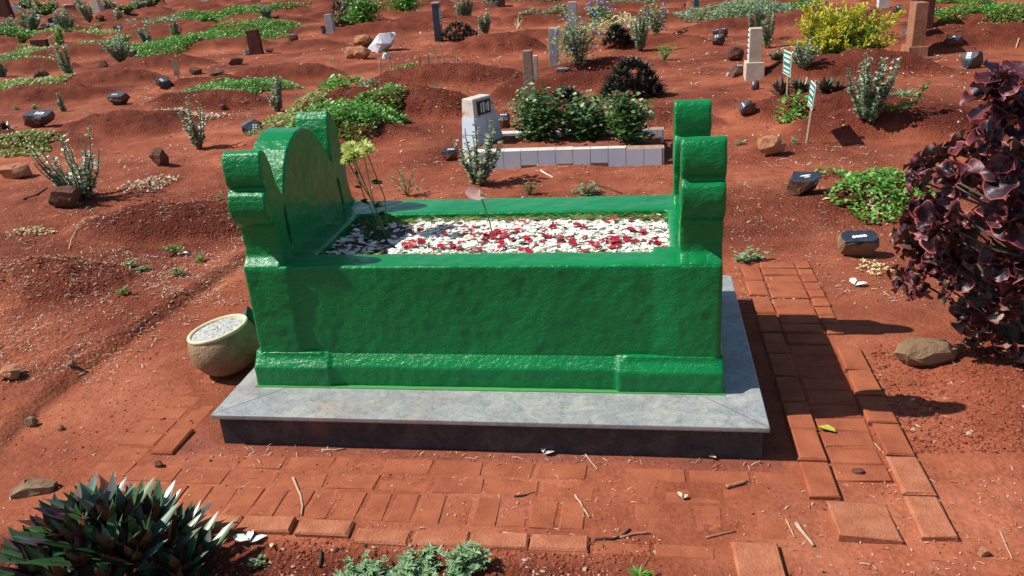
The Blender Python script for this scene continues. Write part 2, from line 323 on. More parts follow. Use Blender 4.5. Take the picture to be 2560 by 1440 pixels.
def marble(name,c1,c2,c3,rough):
    m=mat(name,c1,rough,c2,11,.5,mapc=[(.5,c3)],detail=12); t=m.node_tree; n=t.nodes; l=t.links; b=n['Principled BSDF']
    nz=[q for q in n if q.type=='TEX_NOISE'][0]; nz.inputs['Distortion'].default_value=.8
    tc=[q for q in n if q.type=='TEX_COORD'][0]
    src=b.inputs['Base Color'].links[0].from_socket
    v=n.new('ShaderNodeTexVoronoi'); v.feature='DISTANCE_TO_EDGE'; v.inputs['Scale'].default_value=30
    d=n.new('ShaderNodeTexNoise'); d.inputs['Scale'].default_value=14; d.inputs['Detail'].default_value=5; l.new(tc.outputs['Object'],d.inputs['Vector'])
    ad=n.new('ShaderNodeVectorMath'); ad.operation='MULTIPLY_ADD'; l.new(d.outputs['Color'],ad.inputs[0]); ad.inputs[1].default_value=(.12,.12,.12); l.new(tc.outputs['Object'],ad.inputs[2]); l.new(ad.outputs[0],v.inputs['Vector'])
    r=n.new('ShaderNodeValToRGB'); r.color_ramp.elements[0].color=(.60,.62,.64,1); r.color_ramp.elements[1].color=(1,1,1,1); r.color_ramp.elements[1].position=.05; l.new(v.outputs['Distance'],r.inputs[0])
    x=n.new('ShaderNodeMix'); x.data_type='RGBA'; x.blend_type='MULTIPLY'; x.inputs[0].default_value=1.; l.new(src,x.inputs[6]); l.new(r.outputs[0],x.inputs[7])
    du=n.new('ShaderNodeTexNoise'); du.inputs['Scale'].default_value=4; du.inputs['Detail'].default_value=9; du.inputs['Roughness'].default_value=.7; l.new(tc.outputs['Object'],du.inputs['Vector'])
    dr=n.new('ShaderNodeValToRGB'); dr.color_ramp.elements[0].position=.52; dr.color_ramp.elements[1].position=.78; dr.color_ramp.elements[1].color=(.5,.5,.5,1); l.new(du.outputs[0],dr.inputs[0])
    x2=n.new('ShaderNodeMix'); x2.data_type='RGBA'; x2.inputs[7].default_value=(.26,.10,.06,1); l.new(dr.outputs[0],x2.inputs[0]); l.new(x.outputs[2],x2.inputs[6])
    l.new(x2.outputs[2],b.inputs['Base Color']); return m
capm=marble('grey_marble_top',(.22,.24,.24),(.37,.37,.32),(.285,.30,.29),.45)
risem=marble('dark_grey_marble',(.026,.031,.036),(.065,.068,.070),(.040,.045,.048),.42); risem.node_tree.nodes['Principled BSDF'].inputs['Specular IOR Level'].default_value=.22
grout=mat('marble_joint',(.10,.09,.08),.8)
tomb=empty('green_tomb',(1.025,.7,0),'glossy green painted tomb with scalloped headboard on a grey marble slab, centre of the photo','tomb')
tx=bpy.data.textures.new('plaster_waves','CLOUDS'); tx.noise_scale=.14; tx2=bpy.data.textures.new('plaster_lumps','CLOUDS'); tx2.noise_scale=.035
def solid(name,polys,mats=GP,vox=.0075,sm=3,d1=.007,d2=.0022,label=None):
    """polys: list of (axis, a, b, outline) extruded between a and b along the axis; voxel-united, like one plastered block"""
    m=Mesh()
    for ax,a,b,pl in polys:
        k=len(pl); pl=list(pl)
        area=sum(pl[i][0]*pl[(i+1)%k][1]-pl[(i+1)%k][0]*pl[i][1] for i in range(k))
        if area<0: pl=pl[::-1]
        def P(t,p): return {'x':(t,p[0],p[1]),'y':(p[0],t,p[1]),'z':(p[0],p[1],t)}[ax]
        V=[P(a,p) for p in pl]+[P(b,p) for p in pl]; f=[tuple(range(k))[::-1],tuple(range(k,2*k))]+[(i,(i+1)%k,k+(i+1)%k,k+i) for i in range(k)]
        if ax=='y': f=[q[::-1] for q in f]
        m.add(V,f)
    o=m.build(name,mats,tomb,True,label=label)
    r=o.modifiers.new('r','REMESH'); r.mode='VOXEL'; r.voxel_size=vox; r.use_smooth_shade=True
    s=o.modifiers.new('s','SMOOTH'); s.iterations=sm; s.factor=.5
    for tt,st in ((tx,d1),(tx2,d2)):
        d=o.modifiers.new('d','DISPLACE'); d.texture=tt; d.strength=st; d.mid_level=.5; d.texture_coords='GLOBAL'
    return o
def arc(c,r,a0,a1,n,ry=None):
    ry=ry or r; return [(c[0]+r*math.cos(R(a0+(a1-a0)*i/n)),c[1]+ry*math.sin(R(a0+(a1-a0)*i/n))) for i in range(n+1)]
# slab
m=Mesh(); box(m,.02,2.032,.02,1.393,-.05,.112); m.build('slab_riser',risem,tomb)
def cap():
    bm=bmesh.new(); bmesh.ops.create_cube(bm,size=1)
    for v in bm.verts: v.co=Vector(((v.co.x+.5)*2.052,(v.co.y+.5)*1.413,.1125+(v.co.z+.5)*.0215))
    bmesh.ops.bevel(bm,geom=bm.edges[:],offset=.006,segments=3,affect='EDGES',profile=.6)
    me=bpy.data.meshes.new('slab_top'); bm.to_mesh(me); bm.free(); me.materials.append(capm); o=bpy.data.objects.new('slab_top',me); scene.collection.objects.link(o); o.parent=tomb; o.matrix_parent_inverse=Matrix.Translation(-tomb.location)
    for (a,b) in (((.004,.004),(.24,.235)),((2.048,.004),(1.81,.235)),((2.048,1.409),(1.81,1.18)),((.004,1.409),(.24,1.18))):
        q=Mesh(); a=np.array(a);b=np.array(b);d=(b-a)/np.linalg.norm(b-a);p=np.array([-d[1],d[0]])*.0012
        q.add([(*(a-p),.1346),(*(b-p),.1346),(*(b+p),.1346),(*(a+p),.1346)],[(0,1,2,3)]); q.build('joint',grout,tomb)
cap()
# base course with pedestals, chamfered
def course(x0,x1,y0,y1,e=.045):
    return [('x',x0,x1,[(y0,.13),(y0,.218),(y0+e,.272),(y1-e,.272),(y1,.218),(y1,.13)]),('y',y0+.03,y1-.03,[(x0-.0,.13),(x0-.0,.218),(x0+e*.7,.272),(x1-e*.7,.272),(x1,.218),(x1,.13)])]
solid('base_course',course(.09,.40,.225,1.19)+course(1.53,1.915,.222,1.19)+[('x',.3,1.6,[(.238,.13),(.238,.218),(.275,.272),(1.15,.272),(1.18,.218),(1.18,.13)])])
lip=Mesh(); box(lip,.084,1.921,.216,1.196,.1345,.1375); lip.build('paint_edge',mat('light_green_paint',(.06,.26,.07),.5),tomb)
# body: four walls round the soil bed, with pillar blocks and soft fillets
fil=[(1.66,.269),(1.70,.262),(1.742,.256),(1.902,.256),(1.902,.45),(1.66,.45)]
body=[('z',.255,.629,[(.12,.269),(1.89,.269),(1.89,.41),(.12,.41)]),('z',.255,.629,[(.12,.93),(1.89,.93),(1.89,1.156),(.12,1.156)]),
 ('z',.255,.629,[(.112,.3),(.345,.3),(.345,1.1),(.112,1.1)]),('z',.255,.629,[(1.726,.3),(1.902,.3),(1.902,1.1),(1.726,1.1)]),('z',.255,.631,fil),
 ('z',.255,.631,[(.109,.258),(.285,.258),(.295,.270),(.33,.45),(.109,.45)]),('z',.255,.631,[(.109,1.16),(.285,1.16),(.285,1.0),(.109,1.0)]),('z',.255,.631,[(1.74,1.16),(1.902,1.16),(1.902,1.0),(1.74,1.0)])]
solid('tomb_body',body)
# headboard: lobe + arch + lobe
lobeF=[(.256,.55),(.256,.632),(.296,.664),(.298,.70),(.294,.76),(.284,.785),(.256,.806),(.214,.838),(.203,.868),(.205,.895),(.218,.918),(.250,.930),(.286,.937),(.262,.946)]+[(.238,.965),(.233,.995),(.236,1.022),(.246,1.05),(.264,1.07),(.285,1.079),(.305,1.072),(.322,1.05),(.337,1.012),(.346,.975),(.354,.938),(.376,.915),(.396,.885),(.395,.84),(.382,.79),(.380,.74),(.388,.695),(.41,.655),(.42,.55)]
lobeF=[(y if y>.262 else .262+(y-.262)*.45,z) for y,z in lobeF]
archP=[(.40,.55),(.412,.66),(.415,.72),(.408,.78),(.402,.84),(.406,.885),(.425,.93),(.455,.98),(.50,1.028),(.55,1.058),(.61,1.078),(.68,1.082),(.745,1.064),(.80,1.03),(.845,.985),(.89,.935),(.925,.888),(.955,.825),(.978,.76),(.990,.70),(.995,.65),(1.0,.55)]
lobeR=[(.99,.55),(1.012,.66),(1.002,.70),(.997,.76),(.972,.80),(.950,.85),(.935,.90),(.938,.945),(.948,1.02),(.962,1.06),(.985,1.090),(1.012,1.078),(1.038,1.05),(1.056,1.015),(1.068,.972),(1.074,.935),(1.104,.908),(1.122,.88),(1.119,.838),(1.104,.79),(1.105,.745),(1.118,.70),(1.122,.665),(1.16,.635),(1.16,.55)]
solid('headboard',[('x',.109,.258,lobeF),('x',.109,.258,archP),('x',.109,.258,lobeR)],vox=.0055,sm=2,d1=.006,d2=.002)
pF=[(y,z) for y,z in lobeF]
pR=[(1.416-y,z) for y,z in lobeF]
solid('foot_pillar',[('x',1.752,1.902,pF)],vox=.0065,sm=3,d1=.007,d2=.0025)
pR=[(y+.715-.02*(z-.63)/.45,z) for y,z in lobeF]
solid('foot_pillar',[('x',1.752,1.902,pR)],vox=.0065,sm=3,d1=.007,d2=.0025)
# soil bed
def bed():
    m=Mesh(); n1,n2=90,36; xs=np.linspace(.33,1.735,n1); ys=np.linspace(.40,.94,n2); X,Y=np.meshgrid(xs,ys,indexing='ij'); x=X.ravel(); y=Y.ravel()
    z=.578+.02*vn(x*6,y*6,31)+.012*vn(x*18,y*18,32)+.014*np.clip(1-((x-1.03)/.7)**2-((y-.66)/.27)**2,0,1)
    idx=np.arange(n1*n2).reshape(n1,n2); q=np.stack([idx[:-1,:-1],idx[1:,:-1],idx[1:,1:],idx[:-1,1:]],-1).reshape(-1,4)
    m.V.append(np.stack([x,y,z],1)); m.L.append(q.ravel()); m.S.append(np.full(len(q),4)); m.MI.append(np.zeros(len(q),int)); m.n=len(x)
    m.build('soil_bed',mat('grey_brown_soil',(.10,.055,.045),.95,(.26,.21,.19),25,.1,bump=.8,bscale=90),tomb,True)
bed()
# petals, grass clippings
PET=(np.array([(0,0,0),(.3,.42,.12),(.72,.5,.2),(1,.12,.12),(1,-.12,.14),(.72,-.5,.2),(.3,-.42,.12),(.5,0,-.02)]),[(0,7,1),(1,7,2),(2,7,3),(3,7,4),(4,7,5),(5,7,6),(6,7,0)])
def petals(name,n,size,mt,lab,cat,dens,zj=(.0,.012)):
    m=Mesh(); P=[]
    while len(P)<n:
        x=random.uniform(.35,1.715); y=random.uniform(.42,.92)
        if random.random()<dens(x,y): P.append((x,y))
    P=np.array(P); z=.592+.012*np.clip(1-((P[:,0]-1.03)/.7)**2-((P[:,1]-.66)/.27)**2,0,1)+rng.uniform(*zj,len(P))
    B=np.column_stack([P,z]); a=rng.uniform(0,6.283,len(P)); D=np.column_stack([np.cos(a),np.sin(a),rng.normal(.02,.12,len(P))])
    s=rng.uniform(*size,len(P)); leaves(m,B,D,s,s*rng.uniform(.8,1.15,len(P)),PET,0,rng.normal(0,.2,len(P)))
    return m.build(name,mt,smooth=True,label=lab,cat=cat,kind='stuff')
wp=mat('white_petal',(.78,.78,.70),.5,(.86,.84,.72),5,.3,island=1,trans=.15)
rp=mat('red_petal',(.40,.008,.018),.45,(.22,.004,.01),5,.35,island=1,mapc=[(.5,(.42,.02,.04))])
petals('white_petals',4200,(.017,.033),wp,'scattered white petals covering the soil inside the green tomb','petals',lambda x,y:(.16 if x<.62 else 1)*(1 if .465<y<.865 else .07)*(.3 if math.hypot((x-.60)/.13,(y-.72)/.1)<1 else 1))
petals('red_petals',210,(.022,.038),rp,'scattered red rose petals on the white petals of the tomb','petals',lambda x,y:(.30 if x<.62 else 1)*(.35+1.2*max(0,math.sin(x*17+y*9)*math.sin(x*7-y*23)))*(math.exp(-((y-.58)/.11)**2)*(1 if .45<y<.88 else 0)+.20*(.45<y<.87)),(.008,.02))
def bedgrass():
    m=Mesh(); B=[];D=[]
    for i in range(4200):
        x=random.uniform(.37,1.715); e=random.random()
        if random.random()<.25 and x<.7: continue
        y=random.uniform(.413,.445) if e<.45 else random.uniform(.86,.915)
        if .5*math.sin(x*19)+.5*math.sin(x*43+1)+random.uniform(-1,.9)<-.55: continue
        a=random.gauss(0,.5)+(0 if random.random()<.5 else math.pi); B.append((x,y,.596+random.uniform(0,.016))); D.append((math.cos(a),math.sin(a)*.6,random.uniform(-.05,.55)))
    n=len(B); leaves(m,np.array(B),np.array(D),rng.uniform(.025,.06,n),rng.uniform(.0022,.004,n),BLADE,0,rng.uniform(-1,1,n))
    m.build('grass_clippings',mat('cut_grass',(.10,.17,.03),.6,(.32,.34,.10),5,island=1,trans=.2),label='fresh grass clippings along both long edges of the tomb soil bed',cat='grass',kind='stuff')
bedgrass()
# cut flowers stuck in the bed
stemg=mat('green_stem',(.08,.16,.04),.5); leafg=mat('flower_leaf',(.02,.055,.015),.5,(.05,.11,.03),8)
chr_=mat('lime_petal',(.62,.70,.16),.5,(.86,.90,.46),5,island=1,trans=.25)
def chrys():
    b=np.array([.55,.70,.59]); t=empty('chrysanthemum_bunch',b,'bunch of lime green chrysanthemums standing in the tomb bed beside the headboard','flowers')
    heads=[((875,373),.040),((908,376),.050),((885,392),.050),((872,404),.036),((918,380),.034)]
    st=Mesh()
    for i,((u,v),r) in enumerate(heads):
        p=ony(u,v,.70+(.04 if i==1 else -.02*i)); k=b+np.array([random.uniform(-.01,.01),random.uniform(-.02,.02),0]); mid=(k+p)/2+np.array([.012*(i-2),0,0])
        tube(st,[k,mid,p-np.array([0,0,.01])],.0026,5)
        h=Mesh(); n=260; a=rng.uniform(0,6.283,n); el=rng.uniform(-.25,1.25,n); D=np.column_stack([np.cos(a)*np.cos(el),np.sin(a)*np.cos(el),np.sin(el)*.7])
        leaves(h,np.repeat(p[None],n,0),D,r*rng.uniform(.75,1.1,n),.008,LEAF,0,rng.uniform(-.4,.4,n)); h.build('flower_head',chr_,t,True)
    st.build('stem',stemg,t)
    for (u,v),dx,dz,l in (((925,455),1,-.1,.05),((905,470),-.6,.2,.035),((900,500),.8,-.2,.04),((935,520),.9,.3,.05),((915,545),.5,-.5,.08),((925,560),-.3,-.6,.07),((940,575),.7,-.4,.08),((910,590),-.7,-.35,.08),((932,590),.1,-.4,.06),((890,440),.2,.8,.03),((945,535),.8,0,.04)):
        B=[];D=[];L=[]
        for k in range(4): B.append(ony(u,v,.70)); D.append((dx+random.uniform(-.5,.5),random.uniform(-.6,.6),dz+random.uniform(-.3,.3))); L.append(l*random.uniform(.8,1.2))
        lf=Mesh(); L=np.array(L); leaves(lf,B,D,L,L*.62,LEAF,0,rng.uniform(-.6,.6,len(L))); lf.build('leaf',leafg,t,True)
chrys()
def anthurium():
    b=np.array([1.03,.60,.59]); top=ony(1203,492,.60); t=empty('anthurium_flower',b,'single pale pink anthurium on a thin stem among the tomb petals','flower')
    s=Mesh(); tube(s,[b,(b+top)/2+np.array([.006,0,0]),top],.0028,6); s.build('stem',stemg,t)
    q=Mesh(); D=np.array([[-.85,-.1,.30]]); leaves(q,[top+np.array([.018,0,-.004])],D,.085,.05,PET,0,np.array([.9])); q.build('spathe',mat('pale_pink',(.74,.34,.32),.5,(.80,.55,.46),30),t,True)
    k=Mesh(); tube(k,[top,top+np.array([-.004,0,.028])],[.0035,.002],6); k.build('spadix',mat('yellow_green',(.5,.5,.15),.6),t,True)
anthurium()
# ------------------------------------------------------------ round stone pot
def pot():
    c,_=G(560,950); c=c+np.array([.005,.095,0]); t=empty('stone_pot',(c[0],c[1],0),'round rough stone pot of pale sand, tilted against the marble slab','pot')
    prof=[(.05,.0),(.085,.006),(.120,.034),(.145,.075),(.155,.118),(.152,.155),(.143,.182),(.134,.198)]
    rim=[(.134,.198),(.138,.206),(.134,.213),(.125,.213),(.119,.205),(.117,.19)]
    ax=(Matrix.Rotation(R(-10),4,'Y')@Matrix.Rotation(R(2),4,'X'))
    def lathe(name,pr,mt,cap=False):
        m=Mesh(); n=56; V=[]; c0=c+np.array([.0,0,.008])
        for r,z in pr:
            for j in range(n):
                a=6.28318*j/n; p=ax@Vector((r*math.cos(a),r*math.sin(a),z)); V.append((c0[0]+p.x,c0[1]+p.y,c0[2]+p.z))
        k=len(pr); f=[(i*n+j,i*n+(j+1)%n,(i+1)*n+(j+1)%n,(i+1)*n+j) for i in range(k-1) for j in range(n)]
        if cap: f.append(tuple((k-1)*n+j for j in range(n)))
        m.add(V,f); return m.build(name,mt,t,True)
    ck=mat('rough_sandstone',(.22,.125,.065),.95,(.34,.24,.145),13,.2,bump=1,bscale=75,bdist=.010)
    lathe('bowl',[(.0,.0)]+prof,ck); lathe('rim',rim,mat('worn_pale_rim',(.50,.40,.24),.75,(.66,.57,.40),30,.2,bump=.3,bscale=100,bdist=.002))
    lathe('sand_fill',[(.121,.203),(.09,.204),(.05,.206),(.0,.205)],mat('pale_grey_sand',(.20,.20,.19),.95,(.55,.54,.51),55,.1,bump=1,bscale=120,bdist=.006))
    tw=Mesh(); o_=Vector((.0,0,.2)); p0=ax@o_; p0=c+np.array(p0); tube(tw,[p0,p0+np.array([.002,0,.03])],.0015,5)
    for k in range(28):
        a=random.uniform(0,6.28); r=random.uniform(0,.095); p=ax@Vector((r*math.cos(a),r*math.sin(a),.209)); q=c+np.array(p); d=nrm(np.array([random.gauss(0,1),random.gauss(0,1),.1])); tube(tw,[q,q+d*random.uniform(.012,.035)],.0012,4)
    tw.build('dry_twigs',mat('grey_twig',(.12,.10,.085),.9),t,kind='stuff')
pot()
# ------------------------------------------------------------ rocks
blackp=mat('black_paint',(.010,.013,.022),.5,(.028,.038,.062),12,.5,bump=.8,bscale=60)
whitep=mat('white_paint',(.68,.70,.68),.6)
rocks_m={'b':mat('brown_stone',(.075,.032,.022),.9,(.17,.075,.045),9,.2,bump=1,bscale=45,bdist=.012),'o':mat('orange_stone',(.30,.12,.06),.9,(.40,.19,.10),7,.2,bump=1,bscale=40,bdist=.01),
 'g':mat('grey_stone',(.13,.12,.115),.85,(.24,.21,.19),8,.3,bump=1,bscale=45,bdist=.01),'s':mat('sand_stone',(.17,.10,.055),.9,(.26,.17,.10),10,.2,bump=1,bscale=60,bdist=.008),
 'w':mat('white_slab_stone',(.50,.52,.55),.6,(.66,.66,.66),9,.3,bump=.5,bscale=30),'t':mat('dark_green_paint',(.01,.06,.045),.45,(.03,.10,.08),9,.4,bump=1,bscale=40)}
def rock(u,v,wp,hp,label,col='b',paint=None,blobs=None,dep=.8,sh=0.,name='stone',cat='stone',group=None,seed=None,box_=.6,yaw=0.,sink=.12):
    """u,v = pixel of the middle of its foot; wp,hp its size in the photograph"""
    rr=random.Random(seed if seed is not None else int(u*7+v)); g,s=G(u,v); W=wp/s; H=hp/s/.97; Dp=W*dep
    g=g+np.array([0,Dp*.35,0]); g[2]=gz(g[0],g[1])
    bm=bmesh.new()
    for i in range(26):
        d=Vector((rr.gauss(0,1),rr.gauss(0,1),rr.gauss(0,1))).normalized(); e=max(abs(d.x),abs(d.y),abs(d.z)); d=d.lerp(d/e,box_)*rr.uniform(.86,1.0)
        bm.verts.new((d.x*W*.52+d.z*sh*W*.3,d.y*Dp*.52,d.z*H*.62))
    bmesh.ops.convex_hull(bm,input=bm.verts[:]); 
    for q in [q for q in bm.verts if not q.link_faces]: bm.verts.remove(q)
    rot=Matrix.Rotation(yaw,4,'Z'); bmesh.ops.transform(bm,matrix=rot,verts=bm.verts[:])
    cut=None
    if paint is not None:
        n=Vector(paint).normalized(); sup=max(q.co.dot(n) for q in bm.verts); off=sup*.60
        bmesh.ops.bisect_plane(bm,geom=bm.verts[:]+bm.edges[:]+bm.faces[:],plane_co=n*off,plane_no=n,clear_outer=True)
        ed=[e for e in bm.edges if len(e.link_faces)==1]; res=bmesh.ops.contextual_create(bm,geom=ed)
        bm.normal_update(); cut=(n,off)
    bmesh.ops.triangulate(bm,faces=[f for f in bm.faces if len(f.verts)>4 and not (cut and abs(f.normal.dot(cut[0]))>.99)])
    bmesh.ops.subdivide_edges(bm,edges=[e for e in bm.edges if not (cut and all(abs(q.co.dot(cut[0])-cut[1])<1e-4 for q in e.verts))],cuts=1,use_grid_fill=True)
    for q in bm.verts:
        if cut and abs(q.co.dot(cut[0])-cut[1])<1e-4: continue
        q.co+=Vector((rr.gauss(0,1),rr.gauss(0,1),rr.gauss(0,1)))*W*.014
    bm.normal_update(); zmin=min(q.co.z for q in bm.verts); zl=g[2]-zmin-H*sink
    me=bpy.data.meshes.new(name); 
    for f in bm.faces: f.material_index=1 if cut and (f.normal.dot(cut[0])>.55 or (f.calc_center_median().dot(cut[0])-cut[1])>-.035*W) else 0
    bm.to_mesh(me); bm.free(); me.materials.append(rocks_m[col]); me.materials.append(blackp)
    o=bpy.data.objects.new(name,me); scene.collection.objects.link(o); o.location=(g[0],g[1],zl); prop(o,label,cat,group)
    if blobs and cut:
        n,off=cut; X=Vector((1,0,0)); X=(X-n*X.dot(n)).normalized(); Y=n.cross(X); ctr=[f for f in me.polygons if f.normal.dot(n)>.995]
        c=sum((f.center*f.area for f in ctr),Vector())/max(sum(f.area for f in ctr),1e-9); c=c-n*(c.dot(n)-off)
        q=Mesh(); R0=min(W,max(Dp,H))*.5
        for bx,by,rx,ry,ro in blobs:
            V=[];k=9
            for hgt in (.0,.004):
                for j in range(k):
                    a=6.283*j/k; ax_,ay_=rx*math.cos(a)*(1+rr.uniform(-.12,.12)),ry*math.sin(a); x_=bx+ax_*math.cos(ro)-ay_*math.sin(ro); y_=by+ax_*math.sin(ro)+ay_*math.cos(ro)
                    V.append(c+X*x_*R0+Y*y_*R0+n*hgt)
            q.add([tuple(p) for p in V],[tuple(range(k,2*k))]+[(j,(j+1)%k,k+(j+1)%k,k+j) for j in range(k)])
        p=q.build('painted_number',whitep); p.parent=o; 
    return o
def dabs(cols,rows,dx=.3,dy=.26,rx=.11,ry=.15,cx=0,cy=0,ro=0.):
    out=[]
    for i in range(cols):
        for j in range(rows):
            x=(i-(cols-1)/2)*dx; y=(j-(rows-1)/2)*dy; out.append((cx+x*math.cos(ro)-y*math.sin(ro),cy+x*math.sin(ro)+y*math.cos(ro),rx,ry,ro+(.35 if (i+j)%2 else -.25)))
    return out
# ------------------------------------------------------------ posts and headstones
def post(u,v,wp,hp,dm,label,mt,name='headstone_post',cat='headstone',base=None,basemat=None,lean=(0,0),yaw=0.,plate=None,platem=None,top=None,group=None,cap=None,capm=None):
    g,s=G(u,v); W=wp/s; H=hp/s/.95; Z=-.08
    e=empty(name,(g[0],g[1],g[2]),label,cat,group)
    parts=[]
    bh=0.
    if base: bw,bd,bh=base[0]/s,base[1],base[2]/s; m=Mesh(); box(m,-bw/2,bw/2,-bd/2,bd/2,Z,bh,0,(.03*bw,.03*bw,.03*bd,.03*bd)); parts.append(('base',m,basemat or mt))
    m=Mesh(); tp=top or (0.02*W,.02*W,.02*dm,.02*dm); box(m,-W/2,W/2,-dm/2,dm/2,(Z if not base else bh),H,0,tp); parts.append(('shaft',m,mt))
    if cap: m=Mesh(); box(m,-W/2-.012,W/2+.012,-dm/2-.012,dm/2+.012,H,H+.03); parts.append(('cap',m,capm or mt))
    if plate:   # side: 'x+', 'x-' ; a,b fractions of height ; rows of lettering
        side,a,b,rows=plate; sg=1 if side=='x+' else -1; x=sg*(W/2+.004); z0,z1=H*a,H*b; hw=dm*.42
        m=Mesh(); box(m,min(x,x-sg*.006),max(x,x-sg*.006),-hw,hw,z0,z1); parts.append(('plate',m,platem or whitep))
        t=Mesh(); rr=random.Random(int(u))
        for r in range(rows):
            z=z1-(r+.7)*(z1-z0)/(rows+.4); y=-hw*.75
            while y<hw*.7:
                l=rr.uniform(.04,.13)*hw*2; 
                if rr.random()<.8: box(t,min(x,x+sg*.002),max(x,x+sg*.002),y,y+l*.7,z,z+(z1-z0)/(rows+.4)*.42)
                y+=l
        if t.n: parts.append(('lettering',t,inkm))
    M=Matrix.Rotation(yaw,4,'Z')@Matrix.Rotation(lean[0],4,'Y')@Matrix.Rotation(lean[1],4,'X')
    last=None
    for nme,m,mm in parts:
        o=m.build(nme,mm); b=o.modifiers.new('b','BEVEL'); b.width=.004 if nme not in('lettering','plate') else .0005; b.segments=2
        if nme=='lettering': o.parent=last
        else: o.parent=e; o.matrix_basis=M
        last=o
    return e
inkm=mat('faded_black_ink',(.03,.03,.035),.8)
concrete=mat('weathered_concrete',(.28,.27,.26),.9,(.42,.41,.39),9,.2,bump=.6,bscale=50); beige=mat('beige_stone',(.42,.33,.24),.85,(.55,.47,.37),5,.2,bump=.4,bscale=40)
brownw=mat('red_brown_post',(.06,.020,.014),.85,(.12,.04,.025),9,.2,bump=.6,bscale=40); ltbrown=mat('orange_brown_masonry',(.26,.10,.055),.9,(.36,.17,.10),6,.2,bump=.6,bscale=40)
agedw=mat('aged_wood',(.20,.13,.09),.9,(.33,.25,.19),18,.2,bump=.7,bscale=60); blueb=mat('blue_black_granite',(.02,.03,.05),.25,(.04,.055,.09),9,.5); dustyw=mat('dusty_white',(.45,.40,.35),.8,(.62,.58,.52),6,.2,bump=.4,bscale=40)
teal=mat('teal_sign_paint',(.01,.17,.12),.5); signw=mat('sign_white',(.66,.74,.70),.5); stickm=mat('bare_wood_stick',(.36,.24,.15),.8,(.46,.33,.22),30,.2); tealp=mat('teal_post',(.01,.10,.12),.5)
def sign(u,v,topu,topv,bw,bh,ang,label,style='green',name='grave_sign'):
    """stick from ground pixel (u,v) up to board centre (topu,topv); bw,bh in metres; ang = heading of the board's width"""
    g,s=G(u,v); d=ray(topu,topv); t=(g[1]-O[1])/d[1]; c=O+d*t; e=empty(name,g,label,'sign')
    m=Mesh(); tube(m,[g-np.array([0,0,.08]),c+(c-g)*.12/np.linalg.norm(c-g)],.012 if style!='tag' else .009,6); 
    m.build('stick',stickm if style!='white' else dustyw,e)
    X=np.array([math.cos(ang),math.sin(ang),0]); Z=nrm((c-g)); N=nrm(np.cross(X,Z)); X=np.cross(Z,N); 
    if N@(O-c)<0: N=-N
    def slab(nm,x0,x1,z0,z1,h0,h1,mt,par):
        q=Mesh(); V=[c+X*x+Z*z+N*h for h in (h0,h1) for x,z in ((x0,z0),(x1,z0),(x1,z1),(x0,z1))]
        q.add(V,[(0,1,2,3),(4,7,6,5),(0,4,5,1),(1,5,6,2),(2,6,7,3),(3,7,4,0)]); return q.build(nm,mt,par)
    if style=='black':
        slab('board',-bw/2,bw/2,-bh/2,bh/2,.012,.018,blackp,e); k=Mesh()
        for i in range(4):
            for j in range(2):
                x=bw*(.12+.16*j); z=bh*(.3-.2*i); p=c+X*x+Z*z+N*.02; q=[p+X*bw*.06*math.cos(a)+Z*bh*.06*math.sin(a) for a in np.linspace(0,6.28,8)[:-1]]; k.add(q,[tuple(range(7))])
        k.build('painted_number',whitep,e); return
    if style=='wood': slab('board',-bw/2,bw/2,-bh/2,bh/2,.010,.022,agedw,e); return
    slab('board',-bw/2,bw/2,-bh/2,bh/2,.012,.018,signw,e)
    k=Mesh(); kk=Mesh()
    def patch(M_,x0,x1,z0,z1,h):
        M_.add([c+X*x+Z*z+N*h for x,z in ((x0,z0),(x1,z0),(x1,z1),(x0,z1))],[(0,1,2,3)])
    rr=random.Random(int(u))
    if style=='green':
        patch(k,-bw*.46,bw*.46,-bh*.46,bh*.46,.0195)
        for i,(z,hh) in enumerate(((.30,.12),(.10,.12),(-.16,.10),(-.34,.10))):
            x=-.40+(.02*i)
            while x<.36:
                l=rr.uniform(.05,.16); patch(kk,bw*x,bw*min(x+l,.42),bh*(z-hh/2),bh*(z+hh/2),.021); x+=l+.025
    else:
        patch(k,-bw*.3,bw*.3,bh*.22,bh*.36,.0195); patch(k,-bw*.12,bw*.1,bh*.36,bh*.42,.0195)
        for z in (.08,-.05,-.18,-.32):
            x=-.38
            while x<.34:
                l=rr.uniform(.04,.1); patch(k,bw*x,bw*(x+l),bh*z,bh*(z+(.035 if z>-.3 else .09)),.0195); x+=l+.03
    o=k.build('print',teal,e)
    if kk.n: kk.build('lettering',signw,e)
# ------------------------------------------------------------ plants
euL=mat('silver_green_leaf',(.16,.25,.11),.42,(.50,.58,.42),5,.5,island=1,trans=.12); euS=mat('thorny_grey_stem',(.06,.05,.035),.8,(.12,.10,.07),40,.2)
euLlime=mat('lime_leaf',(.16,.30,.04),.5,(.30,.42,.10),5,.4,island=1,trans=.2)
gcL=mat('bright_green_leaf',(.08,.22,.03),.42,(.24,.46,.10),5,.45,island=1,trans=.18,mapc=[(.75,(.12,.32,.04))]); gcS=mat('silvery_ground_leaf',(.13,.22,.09),.45,(.30,.38,.22),5,.45,island=1,trans=.15); gcY=mat('yellow_green_leaf',(.20,.28,.05),.5,(.40,.42,.16),5,.4,island=1,trans=.2)
bushL=mat('mid_green_leaf',(.06,.15,.035),.38,(.38,.48,.26),5,.5,island=1,trans=.15,mapc=[(.7,(.08,.17,.04))])  # palest leaves imitate highlights, painted into the leaf colour
rhL=mat('oyster_leaf',(.03,.075,.028),.36,(.16,.24,.18),5,.5,island=1,back=((.045,.012,.03),(.14,.055,.025)),mapc=[(.35,(.04,.10,.02)),(.6,(.08,.15,.09)),(.72,(.14,.20,.16)),(.80,(.16,.055,.02)),(.9,(.06,.02,.045))])
